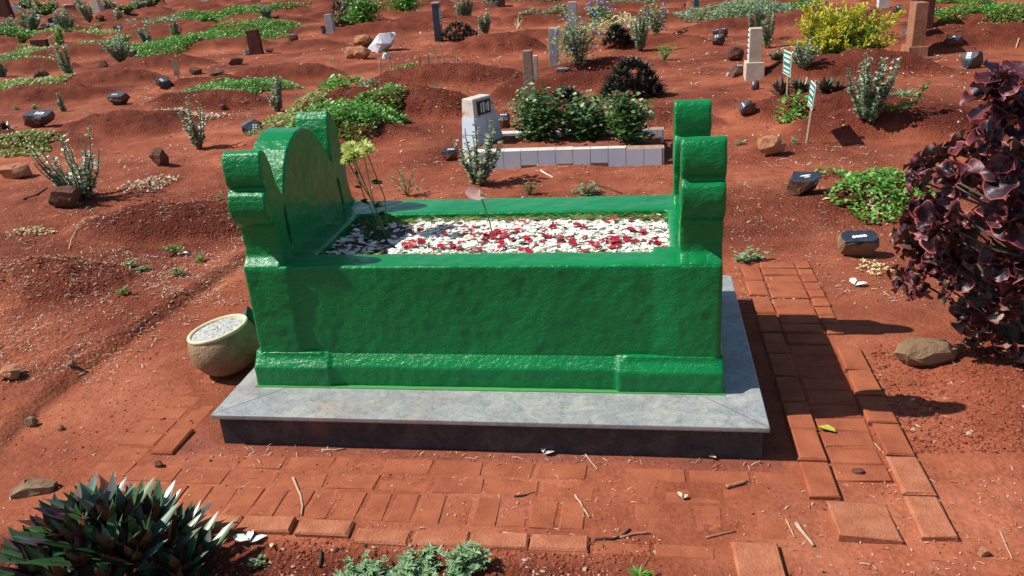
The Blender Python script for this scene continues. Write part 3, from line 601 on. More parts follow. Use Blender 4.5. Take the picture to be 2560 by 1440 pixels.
rhD=mat('dark_oyster_leaf',(.018,.032,.018),.4,(.06,.085,.06),5,.5,island=1,back=((.018,.014,.018),(.05,.035,.022)),mapc=[(.6,(.022,.045,.016))])
deadL=mat('straw',(.50,.40,.24),.85,(.62,.55,.42),5,.2,island=1,trans=.1); wormL=mat('grey_green_weed',(.11,.25,.08),.6,(.32,.43,.25),5,.3,island=1,trans=.15)
yelL=mat('golden_leaf',(.50,.50,.03),.5,(.70,.60,.05),5,.4,island=1,trans=.3); durG=mat('duranta_green_leaf',(.06,.14,.02),.5,(.20,.33,.03),5,.4,island=1,trans=.2)
purF=mat('violet_flower',(.22,.13,.62),.5,(.35,.22,.75),5,island=1,trans=.2); pinkF=mat('red_pink_flower',(.55,.06,.08),.5); strapL=mat('dry_pale_leaf',(.55,.44,.2),.7,(.7,.62,.38),5,.3,island=1,trans=.2)
def euphorbia(u,v,hp,wp,label,n=7,dens=1.,lt=0,bare=.25,group='upright thorny milkbush shrubs on the graves',lean=0.,mt=None,seed=None,pinkf=0,twig=None):
    rr=np.random.default_rng(int(u*13+v*7) if seed is None else seed); g,s=G(u,v); H=hp/s/.96; W=wp/s; e=empty('upright_shrub',g,label,'shrub',group)
    st=Mesh(); lf=Mesh(); B=[];D=[];LL=[]; fl=Mesh(); far=hp<95; n=int(n*1.8) if far else n; W=W*(1.5 if far else 1.15); k=max(.045,7.5/s)
    for i in range(n):
        a=rr.uniform(0,6.283); r=W*.5*math.sqrt(rr.uniform(.02,1)); hh=H*rr.uniform(.6,1.) if i else H; tip=g+np.array([r*math.cos(a)+lean*hh,r*math.sin(a)*.8,hh*(1-.3*(r/(W*.5+1e-6))**2)])
        b=g+np.array([rr.normal(0,.012),rr.normal(0,.012),-.03]); mid=b+(tip-b)*.45+np.array([r*math.cos(a)*.22,r*math.sin(a)*.2,-.02*H]); ts=np.linspace(0,1,9)[:,None]
        P=(1-ts)**2*b+2*ts*(1-ts)*mid+ts**2*tip; P[1:-1]+=rr.normal(0,H*.008,P[1:-1].shape); tube(st,P,np.linspace(max(.008,.9/s),max(.0035,.5/s),9),5)
        L=np.linalg.norm(tip-b); nl=int(dens*L/k*8.5)
        for j in range(nl):
            t=.14+.86*rr.random()**(1.0 if rr.random()>.3 else .7)
            if t>1-bare and rr.random()<.55: continue
            q=P[int(min(t*8,7.99))]*(1-(t*8)%1)+P[min(int(t*8)+1,8)]*((t*8)%1); aa=rr.uniform(0,6.283); up=.15+.5*rr.random(); B.append(q+rr.normal(0,.004,3)); D.append((math.cos(aa),math.sin(aa),up)); LL.append(k*rr.uniform(.8,1.35)*(1-.35*t))
        if pinkf and rr.random()<pinkf: 
            for _ in range(5): aa=rr.uniform(0,6.28); leaves(fl,[tip],[(math.cos(aa),math.sin(aa),.7)],.014,.014,LEAF4)
    st.build('stem',euS,e,True); LL=np.array(LL); leaves(lf,B,D,LL,LL*.72,LEAF,0,rr.uniform(-.7,.7,len(LL))); lf.build('foliage',mt or euL,e,True)
    if fl.n: fl.build('flower',pinkF,e)
    return e
def poly_in(p,x,y):
    c=False; n=len(p)
    for i in range(n):
        x1,y1=p[i];x2,y2=p[(i+1)%n]
        if (y1>y)!=(y2>y) and x<(x2-x1)*(y-y1)/(y2-y1)+x1: c=not c
    return c
def patch(u0,u1,v0,v1,label,mt=None,leafpx=6,hp=9,cover=2.0,shape=None,name='ground_cover',cat='plant patch',group='low leafy patches growing on the graves',stems=False,seed=None,T=LEAF):
    """a low leafy mat whose foot fills the pixel ellipse u0..u1, v0..v1"""
    rr=np.random.default_rng(int(u0*3+v0*5+11) if seed is None else seed); cu,cv=(u0+u1)/2,(v0+v1)/2; g,s=G(cu,cv); a=onz(u0,cv,g[2]); b=onz(u1,cv,g[2]); c1=onz(cu,v1,g[2]); c0=onz(cu,v0+hp*.8,g[2])
    rx=np.linalg.norm(b-a)/2; ry=max(abs(c0[1]-c1[1])/2,.12); ctr=(c0+c1)/2; k=leafpx/s; N=int(cover*math.pi*rx*ry/(k*k*.45)); N=min(N,9000); Hh=hp/s*1.25
    cl=rr.uniform(-1,1,(max(6,int(rx*ry*60)),2)); P=[]
    ang=math.atan2(b[1]-a[1],b[0]-a[0]); ph=rr.uniform(0,6.28,3)
    t=rr.uniform(0,6.283,N); q=np.sqrt(rr.uniform(0,1,N)); lim=1+.16*np.sin(3*t+ph[0])+.12*np.sin(5*t+ph[1])+.08*np.sin(9*t+ph[2]); x=q*lim*np.cos(t)*rx; y=q*lim*np.sin(t)*ry
    lum=.6+.8*vn(x/ (k*5)+50,y/(k*5)+50,int(u0)); keep=rr.uniform(0,1,N)<(1.25-.55*q+lum*.4)*.8; x,y,q,lum=x[keep],y[keep],q[keep],lum[keep]; n=len(x)
    X=ctr[0]+x*math.cos(ang)-y*math.sin(ang); Y=ctr[1]+x*math.sin(ang)+y*math.cos(ang); z=height(X,Y,False)+Hh*(1-q**2.2)*(.25+.75*rr.uniform(0,1,n))*np.clip(.6+lum,.5,1.2)+k*.25
    aa=rr.uniform(0,6.283,n); D=np.column_stack([np.cos(aa),np.sin(aa),rr.uniform(-.1,.9,n)]); L=k*rr.uniform(.7,1.3,n)
    m=Mesh(); leaves(m,np.column_stack([X,Y,z]),D,L,L*.6,T,0,rr.uniform(-.5,.5,n))
    loc=(ctr[0],ctr[1],float(gz(ctr[0],ctr[1]))); return m.build(name,mt or gcL,smooth=True,loc=loc,label=label,cat=cat,group=group)
def rhoeo(u,v,wp,hp,label,mt=None,ros=14,per=15,name='spiky_plant',flat=.62,leafm=None,wl=.22,upr=0.,group='spiky oyster plants'):
    rr=np.random.default_rng(int(u*5+v)); g,s=G(u,v); Rr=wp/s/2; H=hp/s/.9; m=Mesh(); Lf=leafm or max(H*.62,Rr*.45); B=[];D=[];L=[]
    g=g+np.array([0,Rr*flat,0]); g[2]=gz(g[0],g[1])
    for i in range(ros):
        q=math.sqrt((i+.3)/ros); a=i*2.399+rr.uniform(-.3,.3); rx=(Rr-Lf*.45)*q; c=g+np.array([rx*math.cos(a),rx*math.sin(a)*flat,(H-Lf*.75)*(1-q*q)*.85]); ax=nrm(np.array([math.cos(a)*q*.9,math.sin(a)*q*.9,1.]))
        if i%3==2: c[2]=g[2]+(c[2]-g[2])*rr.uniform(.15,.6)
        for j in range(per):
            t=(j+.5)/per; el=R(84-72*t**.8+rr.uniform(-6,6)); b=j*2.399+rr.uniform(-.2,.2); d=np.array([math.cos(b)*math.cos(el),math.sin(b)*math.cos(el),math.sin(el)])
            d=nrm(d+ax*.45-np.array([0,0,.45])+np.array([0,0,upr])); B.append(c+np.array([0,0,rr.uniform(0,.15)*Lf*t])); D.append(d); L.append(Lf*rr.uniform(.7,1.05)*(.75+.3*t))
    L=np.array(L); D=np.array(D); D_,w_,n_=frames(D,None,rr.uniform(-.25,.25,len(L)))
    T=SWORD; W=(L*wl)[:,None]; m.batch(T[0],T[1],np.array(B),D_*L[:,None],w_*W,n_*W,0)
    return m.build(name,mt or rhL,smooth=True,loc=tuple(g),label=label,cat='plant',group=group)
def bush(u,v,wp,hp,label,mt=None,leafpx=7,n=900,name='leafy_bush',group=None,stemn=9,dep=.8,holes=.25,leafT=LEAF,bot=.12,stem=None):
    rr=np.random.default_rng(int(u*3+v*2)); g,s=G(u,v); W=wp/s/2; H=hp/s/.95; e=empty(name,g,label,'bush',group); st=Mesh(); tips=[]
    for i in range(stemn):
        a=rr.uniform(0,6.283); q=math.sqrt(rr.uniform(.03,1)); p=g+np.array([W*.85*q*math.cos(a),W*dep*.85*q*math.sin(a),H*rr.uniform(.6,.98)*(1-.3*q*q)]); mid=g+(p-g)*.5+np.array([0,0,H*.08]); tube(st,[g-np.array([0,0,.03]),mid,p],[max(.007,.8/s),max(.005,.6/s),.003],5); tips.append((mid,p))
    st.build('stem',stem or euS,e); k=leafpx/s; B=[]
    cl=[]
    for i in range(stemn*4):
        mid,p=tips[i%stemn]; t=rr.uniform(-.6,1); c=mid+(p-mid)*t+rr.normal(0,W*.13,3); c[2]=max(c[2],g[2]+H*bot); cl.append(c)
    cl=np.array(cl); idx=rr.integers(0,len(cl),n); B=cl[idx]+rr.normal(0,1,(n,3))*np.array([W*.22,W*.22*dep,H*.13]); B[:,2]=np.maximum(B[:,2],g[2]+.02); aa=rr.uniform(0,6.283,n); D=np.column_stack([np.cos(aa),np.sin(aa),rr.uniform(-.2,.9,n)]); L=k*rr.uniform(.7,1.3,n)
    m=Mesh(); leaves(m,B,D,L,L*.68,leafT,0,rr.uniform(-.6,.6,n)); m.build('foliage',mt or bushL,e,True); return e,g,s,W,H
def tuft(u,v,wp,hp,label,mt,n=40,name='grass_tuft',wid=.006,group=None,cat='grass tuft',spread=.9):
    rr=np.random.default_rng(int(u+v)); g,s=G(u,v); r=wp/s/2; H=hp/s; a=rr.uniform(0,6.283,n); el=rr.uniform(.2,1,n); D=np.column_stack([np.cos(a)*spread,np.sin(a)*spread,el*H/r]); L=rr.uniform(.5,1.,n)*math.hypot(r,H)
    m=Mesh(); leaves(m,g+rr.normal(0,r*.12,(n,3))*np.array([1,1,.0]),D,L,wid,BLADE,0); return m.build(name,mt,loc=tuple(g),label=label,cat=cat,group=group)
def weed(u,v,wp,hp,label,mt=None,n=9,name='weed',leafpx=6,group='small weeds',lobes=5):
    """stalks with lobed leaves made of narrow fingers"""
    rr=np.random.default_rng(int(u*2+v*9)); g,s=G(u,v); r=wp/s/2; H=hp/s; m=Mesh(); B=[];D=[];L=[]; k=leafpx/s
    for i in range(n):
        a=rr.uniform(0,6.283); q=math.sqrt(rr.random()); p=g+np.array([r*q*math.cos(a),r*q*math.sin(a),H*rr.uniform(.35,1)*(1-.4*q)]); tube(m,[g+rr.normal(0,.004,3)*[1,1,0],(g+p)/2+np.array([0,0,.1*H]),p],.0022,4,1)
        for j in range(rr.integers(4,8)):
            c=g+(p-g)*rr.uniform(.4,1.05)+rr.normal(0,k*.3,3); b=rr.uniform(0,6.283)
            for f in range(lobes): bb=b+(f-(lobes-1)/2)*.42; B.append(c); D.append((math.cos(bb),math.sin(bb),rr.uniform(.0,.55))); L.append(k*(1-.12*abs(f-(lobes-1)/2))*rr.uniform(.8,1.2))
    L=np.array(L); leaves(m,B,D,L,L*.30,LEAF4,0,rr.uniform(-.3,.3,len(L))); return m.build(name,[mt or wormL,stemg],loc=tuple(g),label=label,cat='weed',group=group)
def stick(pts,rad,label,mt=None,name='dry_stick',cat='stick',group='dry sticks lying on the ground'):
    P=[];
    for u,v in pts: p,s=G(u,v); P.append(p+np.array([0,0,rad*.9]))
    P2=[]
    for i in range(len(P)-1):
        for t in (0,.33,.66): P2.append(P[i]*(1-t)+P[i+1]*t)
    P2.append(P[-1]); P2=np.array(P2); P2[1:-1]+=rng.normal(0,rad*.13,P2[1:-1].shape)
    m=Mesh(); tube(m,P2,rad*.85*np.linspace(1.1,.7,len(P2)),7); c=P[0]; return m.build(name,mt or stickm,loc=tuple(c),smooth=True,label=label,cat=cat,group=group)
def twigs(items,label,name='bare_twig'):
    pass
# ------------------------------------------------------------ golden bush
def duranta():
    rr=np.random.default_rng(3); g,s=G(2115,162); g[1]+=.35; g[2]=gz(g[0],g[1]); e=empty('golden_bush',g,'large spreading bush with golden yellow shoots, top right beyond the signs','bush'); st=Mesh(); lf=Mesh(); gl=Mesh()
    By,Dy,Bg,Dg=[],[],[],[]
    tips=[((2000,75),.1),((1985,110),-.1),((2010,20),.1),((2045,12),.3),((2070,40),.3),((2110,14),.1),((2150,30),.2),((2190,35),.2),((2262,28),.0),((2225,60),.1),((2240,85),.0),((2225,110),-.2),((2190,95),-.3),((2150,70),-.3),((2120,60),-.35),((2090,70),-.4),((2060,85),-.4),((2035,95),-.35),((2020,60),.2),((2060,35),-.1),((2100,40),.3),((2140,50),.35),((2180,60),.35),((2085,105),-.5),((2125,115),-.5),((2165,115),-.45),((2050,118),-.45),((2005,120),-.2),((2075,25),-.2),((2215,40),.25),((2130,25),-.25),((2160,15),.35),((2030,40),-.2),((1995,55),.35),((2205,75),.4)]
    for (u,v),dy in tips:
        p=ony(u,v,g[1]+dy); mid=g+(p-g)*.5+np.array([0,0,-.03 if p[2]<.5 else .02]); ts=np.linspace(0,1,12)[:,None]; P=(1-ts)**2*g+2*ts*(1-ts)*mid+ts**2*p; tube(st,P,np.linspace(.014,.004,12),4)
        for sb in range(17):
            t0=rr.uniform(.35,.98); i=int(t0*11); c=P[min(i,11)]; L=rr.uniform(.06,.20); a=rr.uniform(0,6.28); d=nrm(np.array([math.cos(a),math.sin(a),rr.uniform(0,1.)])+nrm(p-g)*.9)
            nn=15
            for j in range(nn):
                tt=j/nn; q=c+d*L*tt+rr.normal(0,.012,3); a=rr.uniform(0,6.28); dd=nrm(d*.7+np.array([math.cos(a),math.sin(a),.35])); out=t0+.25*tt+rr.normal(0,.10)+.25*(q[2]/.9-.5)
                (By if out>.76 else Bg).append(q); (Dy if out>.76 else Dg).append(dd)
        for j in range(110):
            t=.12+.88*rr.random(); q=P[int(t*11)]+rr.normal(0,.06,3); q[2]=max(q[2],g[2]+.03); a=rr.uniform(0,6.28); Bg.append(q); Dg.append((math.cos(a),math.sin(a),.5))
    st.build('stem',euS,e); n=len(By); L=rr.uniform(.035,.06,n); leaves(lf,By,Dy,L,L*.38,LEAF,0,rr.uniform(-.6,.6,n)); lf.build('golden_shoots',yelL,e,True)
    n=len(Bg); L=rr.uniform(.035,.06,n); leaves(gl,Bg,Dg,L,L*.42,LEAF,0,rr.uniform(-.6,.6,n)); gl.build('foliage',durG,e,True)
duranta()
# ------------------------------------------------------------ copperleaf with ruffled purple leaves
def out_(c,b): return nrm(c-(b+np.array([0,0,.55])))
def copperleaf():
    rr=np.random.default_rng(11); base=ony(2600,925,.62); base[2]=gz(base[0],base[1]); e=empty('copperleaf_shrub',base,'tall dark purple copperleaf shrub with ruffled pink-edged leaves at the right edge','shrub')
    dk=mat('purple_ruffled_leaf',(.020,.006,.011),.42,(.065,.014,.020),5,.42,island=1,back=((.10,.05,.035),(.22,.16,.10)),mapc=[(.6,(.026,.009,.016)),(.85,(.11,.022,.026))],bump=.5,bscale=60,bdist=.004)
    pk=mat('pink_leaf_edge',(.16,.015,.020),.5,(.40,.09,.085),12,.3); gr=mat('grey_bark',(.05,.035,.028),.9,(.11,.085,.065),30,.2)
    RO=[(2500,195,1),(2545,190,1),(2470,240,.9),(2520,250,1),(2490,290,1),(2540,310,1.1),(2555,255,1),(2470,345,.8),(2400,372,1),(2350,385,.9),(2300,405,.8),(2445,385,1.1),(2500,385,1.1),(2548,390,1.1),(2330,430,1),(2385,440,1.1),(2440,455,1.2),(2500,470,1.2),(2550,470,1.2),(2290,450,.6),
     (2330,510,.9),(2380,520,1),(2290,545,1),(2340,560,1.1),(2400,560,1),(2460,545,1.1),(2515,545,1.2),(2555,550,1),(2265,600,.9),(2310,610,1.1),(2365,600,1.1),(2420,630,.9),(2475,610,1.1),(2530,620,1.1),(2262,700,.95),(2300,690,.9),(2340,660,.8),(2375,700,.6),(2365,740,.5),(2440,735,.7),(2490,690,.8),(2540,700,.9),(2480,745,.6),(2430,805,.9),(2465,820,.9),(2500,800,.8),(2540,820,.9),(2555,880,.7),(2520,865,.6),(2555,760,.7),(2555,620,1),(2420,770,.8),(2400,690,.8),(2460,780,.8),(2510,770,.9),(2545,800,.9),(2490,850,.7),(2440,850,.6),(2530,740,.9),(2470,700,.9),(2430,660,.9),(2510,660,1),(2560,840,.8),(2560,720,.9),(2385,610,1),(2350,640,.8),(2440,500,1),(2520,430,1.1)]
    RO+=[(rr.uniform(2585,2790),rr.uniform(190,840),1.) for _ in range(16)]
    st=Mesh(); tube(st,[base-np.array([0,0,.05]),base+np.array([-.02,.02,.25]),base+np.array([.02,.0,.6]),base+np.array([.0,.0,.95])],[.045,.038,.028,.014],9)
    tube(st,[ony(2530,905,.66),ony(2532,830,.66),ony(2545,750,.68)],[.028,.024,.02],8)
    K=20; TV=[];  # ruffled leaf template rings
    m=Mesh()
    def leaf(c,d,nv,sz):
        D=nrm(d); W=nrm(np.cross(D,nv)); N=np.cross(W,D); ph=rr.uniform(0,6.28,3); rings=[.0,.35,.68,.92,1.0]; V=[c]; cup=rr.uniform(.1,.9); amp=rr.uniform(.14,.32)
        for r in rings[1:]:
            for j in range(K):
                t=2*math.pi*j/K; rad=r*(1+.10*math.cos(t))*(1+.03*math.sin(7*t)); ru=amp*(r**3)*(math.sin(3*t+ph[0])+.7*math.sin(5*t+ph[1])+.35*math.sin(9*t+ph[2]))
                x=.9*(rad*math.cos(t))+.9; y=rad*math.sin(t)*.92; z=ru+cup*r*r*.9*abs(math.sin(t))**1.3-.25*max(0,x-.9)**2
                V.append(c+(D*x+W*y+N*z)*sz*.5)
        Fc=[];Mi=[]
        for j in range(K): m_=(j+1)%K; Fc.append((0,1+m_,1+j)); Mi.append(0)
        for q in range(3):
            for j in range(K): a=1+q*K;m_=(j+1)%K; Fc.append((a+j,a+m_,a+K+m_,a+K+j)); Mi.append(1 if q==2 else 0)
        s0=m.n; V=np.array(V)
        for f,i in zip(Fc,Mi): m.S.append(np.array([len(f)])); m.L.append(np.array(f)+s0); m.MI.append(np.array([i]))
        m.V.append(V); m.n+=len(V)
    for u,v,sc in RO:
        if u>2400 and v>420 and v<700 and rr.random()<.22: continue
        yy=.78+rr.uniform(-.22,.30); c=ony(u,v,yy); mid=base+(c-base)*.5+np.array([.05,0,-.02]); hz=max(.10,min(.85,c[2]-.22)); k=base+np.array([.0,0,hz]); mid=(k+c)/2+np.array([0,0,-.03]); tube(st,[k,mid,c-out_(c,base)*.03],[.006,.005,.004],5)
        out=nrm(c-(base+np.array([0,0,.55]))+np.array([0,-.15,.12]))
        nl=rr.integers(8,12)
        for j in range(nl):
            t=(j+.4)/nl; a=j*2.4+rr.uniform(-.3,.3); el=1.2-1.5*t; P1=nrm(np.cross(out,[.1,.2,1.])); P2=np.cross(out,P1); d=nrm((P1*math.cos(a)+P2*math.sin(a))*math.cos(el)+out*math.sin(el)+np.array([0,0,-.1]))
            leaf(c+d*.006-out*.02*t,d,nrm(out+rr.normal(0,.25,3)),.098*sc*rr.uniform(.5,1.2)*(.7+.45*t))
    st.build('stem',gr,e,True); m.build('foliage',[dk,pk],e,True)
copperleaf()
# ------------------------------------------------------------ tiled grave border and its headstone
tilem=mat('pale_blue_tile',(.50,.62,.72),.3,(.60,.66,.70),3,.4); mudm=mat('mud_crust',(.17,.05,.028),.95,(.26,.085,.045),12,.1,bump=1,bscale=40); tilew=mat('soiled_white_tile',(.58,.55,.50),.35,(.72,.70,.66),6,.5)
def rot(pts,c,a): return pts
def tile_grave():
    e=empty('tiled_grave_border',(1.0,4.55,0),'low grave border faced with pale blue tiles behind the green tomb','grave border')
    def strip(y,h,x0,x1,dep,nm):
        m=Mesh(); box(m,x0,x1,y,y+dep,-.1,h-.006,0); q=Mesh(); tp=Mesh(); x=x0; i=0
        while x<x1-.02:
            xe=min(x+.146,x1); box(q,x+.002,xe-.002,y-.008,y-.0005,-.02+random.uniform(0,.035) if 2<i<8 else -.03,h-.008)
            if i<9: box(tp,x+.002,xe-.002,y-.006,y+dep*(.75 if i>5 else 1),h-.005,h+.002)
            x=xe; i+=1
        box(q,x1+.0005,x1+.008,y+.002,y+dep,-.05,h-.01)
        b=m.build(nm,grm,e); q.build('side_tiles',tilem,b); tp.build('top_tiles',tilew,b); return b
    grm=mat('rusty_grout',(.30,.13,.07),.9,(.42,.26,.16),20)
    strip(4.26,.128,.16,1.775,.11,'border'); strip(5.02,.120,.28,1.785,.11,'border')
    # packed soil in the border, higher at the head
    m=Mesh(); xs=np.linspace(.10,1.765,60); ys=np.linspace(4.372,5.018,30); X,Y=np.meshgrid(xs,ys,indexing='ij'); x=X.ravel(); y=Y.ravel(); z=.098+.03*np.sin((y-4.37)/.646*math.pi)-.05*np.clip((x-1.35)/.4,0,1)+.03*vn(x*6,y*6,40)+.015*vn(x*20,y*20,41); z[(x<.12)]=-.02
    idx=np.arange(1800).reshape(60,30); q=np.stack([idx[:-1,:-1],idx[1:,:-1],idx[1:,1:],idx[:-1,1:]],-1).reshape(-1,4); m.V.append(np.stack([x,y,z],1)); m.L.append(q.ravel()); m.S.append(np.full(len(q),4)); m.MI.append(np.zeros(len(q),int)); m.n=1800
    m.build('soil_fill',mudm,e,True)
    t=empty('tiled_headstone',(.1,4.72,.0),'wedge shaped headstone faced in pale blue tiles with rust stains and a dark plaque','headstone')
    rust=mat('rust_stained_white',(.55,.53,.48),.6,(.42,.16,.06),16,.3,mapc=[(.55,(.55,.50,.42))]); X0,X1,Y0,Y1,Z1=.085,.275,4.58,5.0,.52
    m=Mesh(); box(m,X0,X1,Y0,Y1,.0,Z1,0,(.02,.045,.03,.13)); m.build('stone',rust,t).modifiers.new('b','BEVEL').width=.006
    q=Mesh()
    def qd(a,b,c,d,mm): mm.add([a,b,c,d],[(0,1,2,3)])
    tr=lambda z:(X0+.02*z/Z1,X1-.045*z/Z1,Y0+.03*z/Z1,Y1-.13*z/Z1)
    for z0,z1 in ((.06,.205),(.212,.36)):
        a,b=tr(z0),tr(z1); qd((a[0]+.006,a[2]-.005,z0),(a[1]-.006,a[2]-.005,z0),(b[1]-.006,b[2]-.005,z1),(b[0]+.006,b[2]-.005,z1),q)
        for f0,f1 in ((.02,.47),(.50,.97)):
            qd((a[1]+.005,a[2]+(a[3]-a[2])*f0,z0),(a[1]+.005,a[2]+(a[3]-a[2])*f1,z0),(b[1]+.005,b[2]+(b[3]-b[2])*f1,z1),(b[1]+.005,b[2]+(b[3]-b[2])*f0,z1),q)
    o=q.build('face_tiles',tilem,t); sd=o.modifiers.new('s','SOLIDIFY'); sd.thickness=.004
    p=Mesh(); a,b=tr(.38),tr(.49); box(p,a[1]-.004,a[1]+.006,a[2]+.05,b[3]-.05,.375,.495); p.build('plaque',mat('dark_plaque',(.03,.028,.03),.4),t)
    p=Mesh()
    for i,(y,h) in enumerate(((4.69,.08),(4.72,.09),(4.76,.06),(4.785,.08))): box(p,a[1]+.006,a[1]+.0075,y,y+.012+.008*(i%2),0.435-h/2,0.435+h/2)
    p.build('lettering',whitep,t); t.rotation_euler=(0,0,R(-28))
tile_grave()
# ------------------------------------------------------------ rocks (pixel of the foot, size in pixels)
PN='painted number stones marking the graves'; BS='bare stones on the ground'
for a in [
 (92,320,76,40,'black topped stone with white number, left edge above the yellowish plant patch','b',(.1,-.25,.9),dabs(3,2,cx=.1)),
 (294,263,52,30,'dark number stone with flat top and narrow foot between the left mounds','b',(0,-.3,1),dabs(3,1,.28,.2)),
 (405,221,44,24,'blue-black number stone near the grey board on a stick','b',(.3,-.5,.9),dabs(3,2,.24,.2,.1,.09,cx=.2,ro=-.5)),
 (628,336,50,36,'black number stone with six white dabs, just behind the green headboard','b',(.25,-.9,.45),dabs(2,3,.34,.32,.14,.12,cx=.15)),
 (731,108,27,24,'small black capped number stone alone right of the rusty post','b',(0,-.1,1),dabs(2,1,.4,.2)),
 (743,26,24,18,'tiny dark number stone near the top left of the dark spiky plant','b',(0,-.5,1),dabs(1,2,.3,.4,.2,.15)),
 (294,78,26,20,'round dark number stone left of the slim shrub at the top left','b',(.4,-.5,.9),dabs(2,2,.4,.4)),
 (22,146,34,9,'flat dark number stone at the left edge above a leafy patch','b',(0,-.2,1),dabs(3,1,.3)),
 (330,143,22,20,'small dark number stone behind the twin-stemmed shrub at top left','b',(0,-.4,1),dabs(2,1,.4)),
 (1122,402,46,30,'dark number stone left of the pink flowered shrub behind the tomb','b',(0,-.2,1),dabs(4,1,.26,.2,.13,.17)),
 (1252,322,48,38,'dark number stone right beside the tiled headstone','b',(.0,-.25,1),dabs(3,1,.3,.2,.13,.15)),
 (1868,291,46,34,'split dark number stone lying on bare soil behind the foot pillars','b',(-.75,-.45,.7),dabs(1,3,.3,.34,.12,.16,ro=.3)),
 (1888,226,22,22,'small upright dark number stone left of the first green sign','b',(-.7,-.4,.6),dabs(1,3,.3,.34,.14,.12)),
 (1842,193,32,32,'black number stone at the foot of the beige headstone','b',(0,-.2,1),dabs(3,1,.3)),
 (1797,114,32,26,'grey-black number stone lowest of the small group by the silvery hedge','b',(-.3,-.5,.9),dabs(2,2,.4,.4)),
 (1808,92,24,24,'dark number stone in the middle of the group by the silvery hedge','b',(0,-.2,1),dabs(2,1,.4)),
 (1792,78,22,18,'dark number stone upper middle of the group by the silvery hedge','b',(0,-.3,1),dabs(3,1,.3)),
 (1771,67,22,14,'topmost grey number stone of the group by the silvery hedge','b',(-.3,-.4,1),dabs(2,1,.4)),
 (2385,128,46,22,'long blue-black number stone below the twin brown headstones','b',(-.25,-.45,.9),dabs(3,1,.3,.2,.13,.13,ro=.1)),
 (2432,172,54,40,'square blue-black number stone with six white dabs on open soil','b',(-.45,-.62,.65),dabs(2,3,.27,.3,.14,.13,cx=-.1,ro=-.35)),
 (2492,206,52,34,'grey number stone half behind the top of the purple shrub','b',(-.55,-.5,.7),dabs(1,3,.3,.34,.16,.15,ro=-.3)),
 (2012,489,86,52,'dark topped number stone with a white stroke left of the right leafy patch','b',(-.05,-.35,.95),[(-.1,.1,.42,.09,.15),(.0,-.12,.25,.06,.1)]),
 (2146,645,98,66,'square brown number stone with black top near the purple shrub','s',(.02,-.28,1),dabs(4,1,.26,.3,.15,.16,ro=.2)),
 (2242,32,22,16,'small dark number stone left of the twin brown headstones','b',(0,-.5,1),dabs(1,2,.3,.4,.3,.1)),
 (2186,32,22,14,'small dark number stone below the short pale post','b',(.4,-.5,1),dabs(1,1)),
 (2275,104,34,30,'dark stone with white flecks between the golden bush and the brown headstones','b',(0,-.6,.8),dabs(3,1)),
 ]:
    u,v,w_,h_,lab,c,pn,bl=a; rock(u,v,w_,h_,lab,c,pn,bl,group=PN,name='number_stone',dep=.75 if w_<60 else .7)
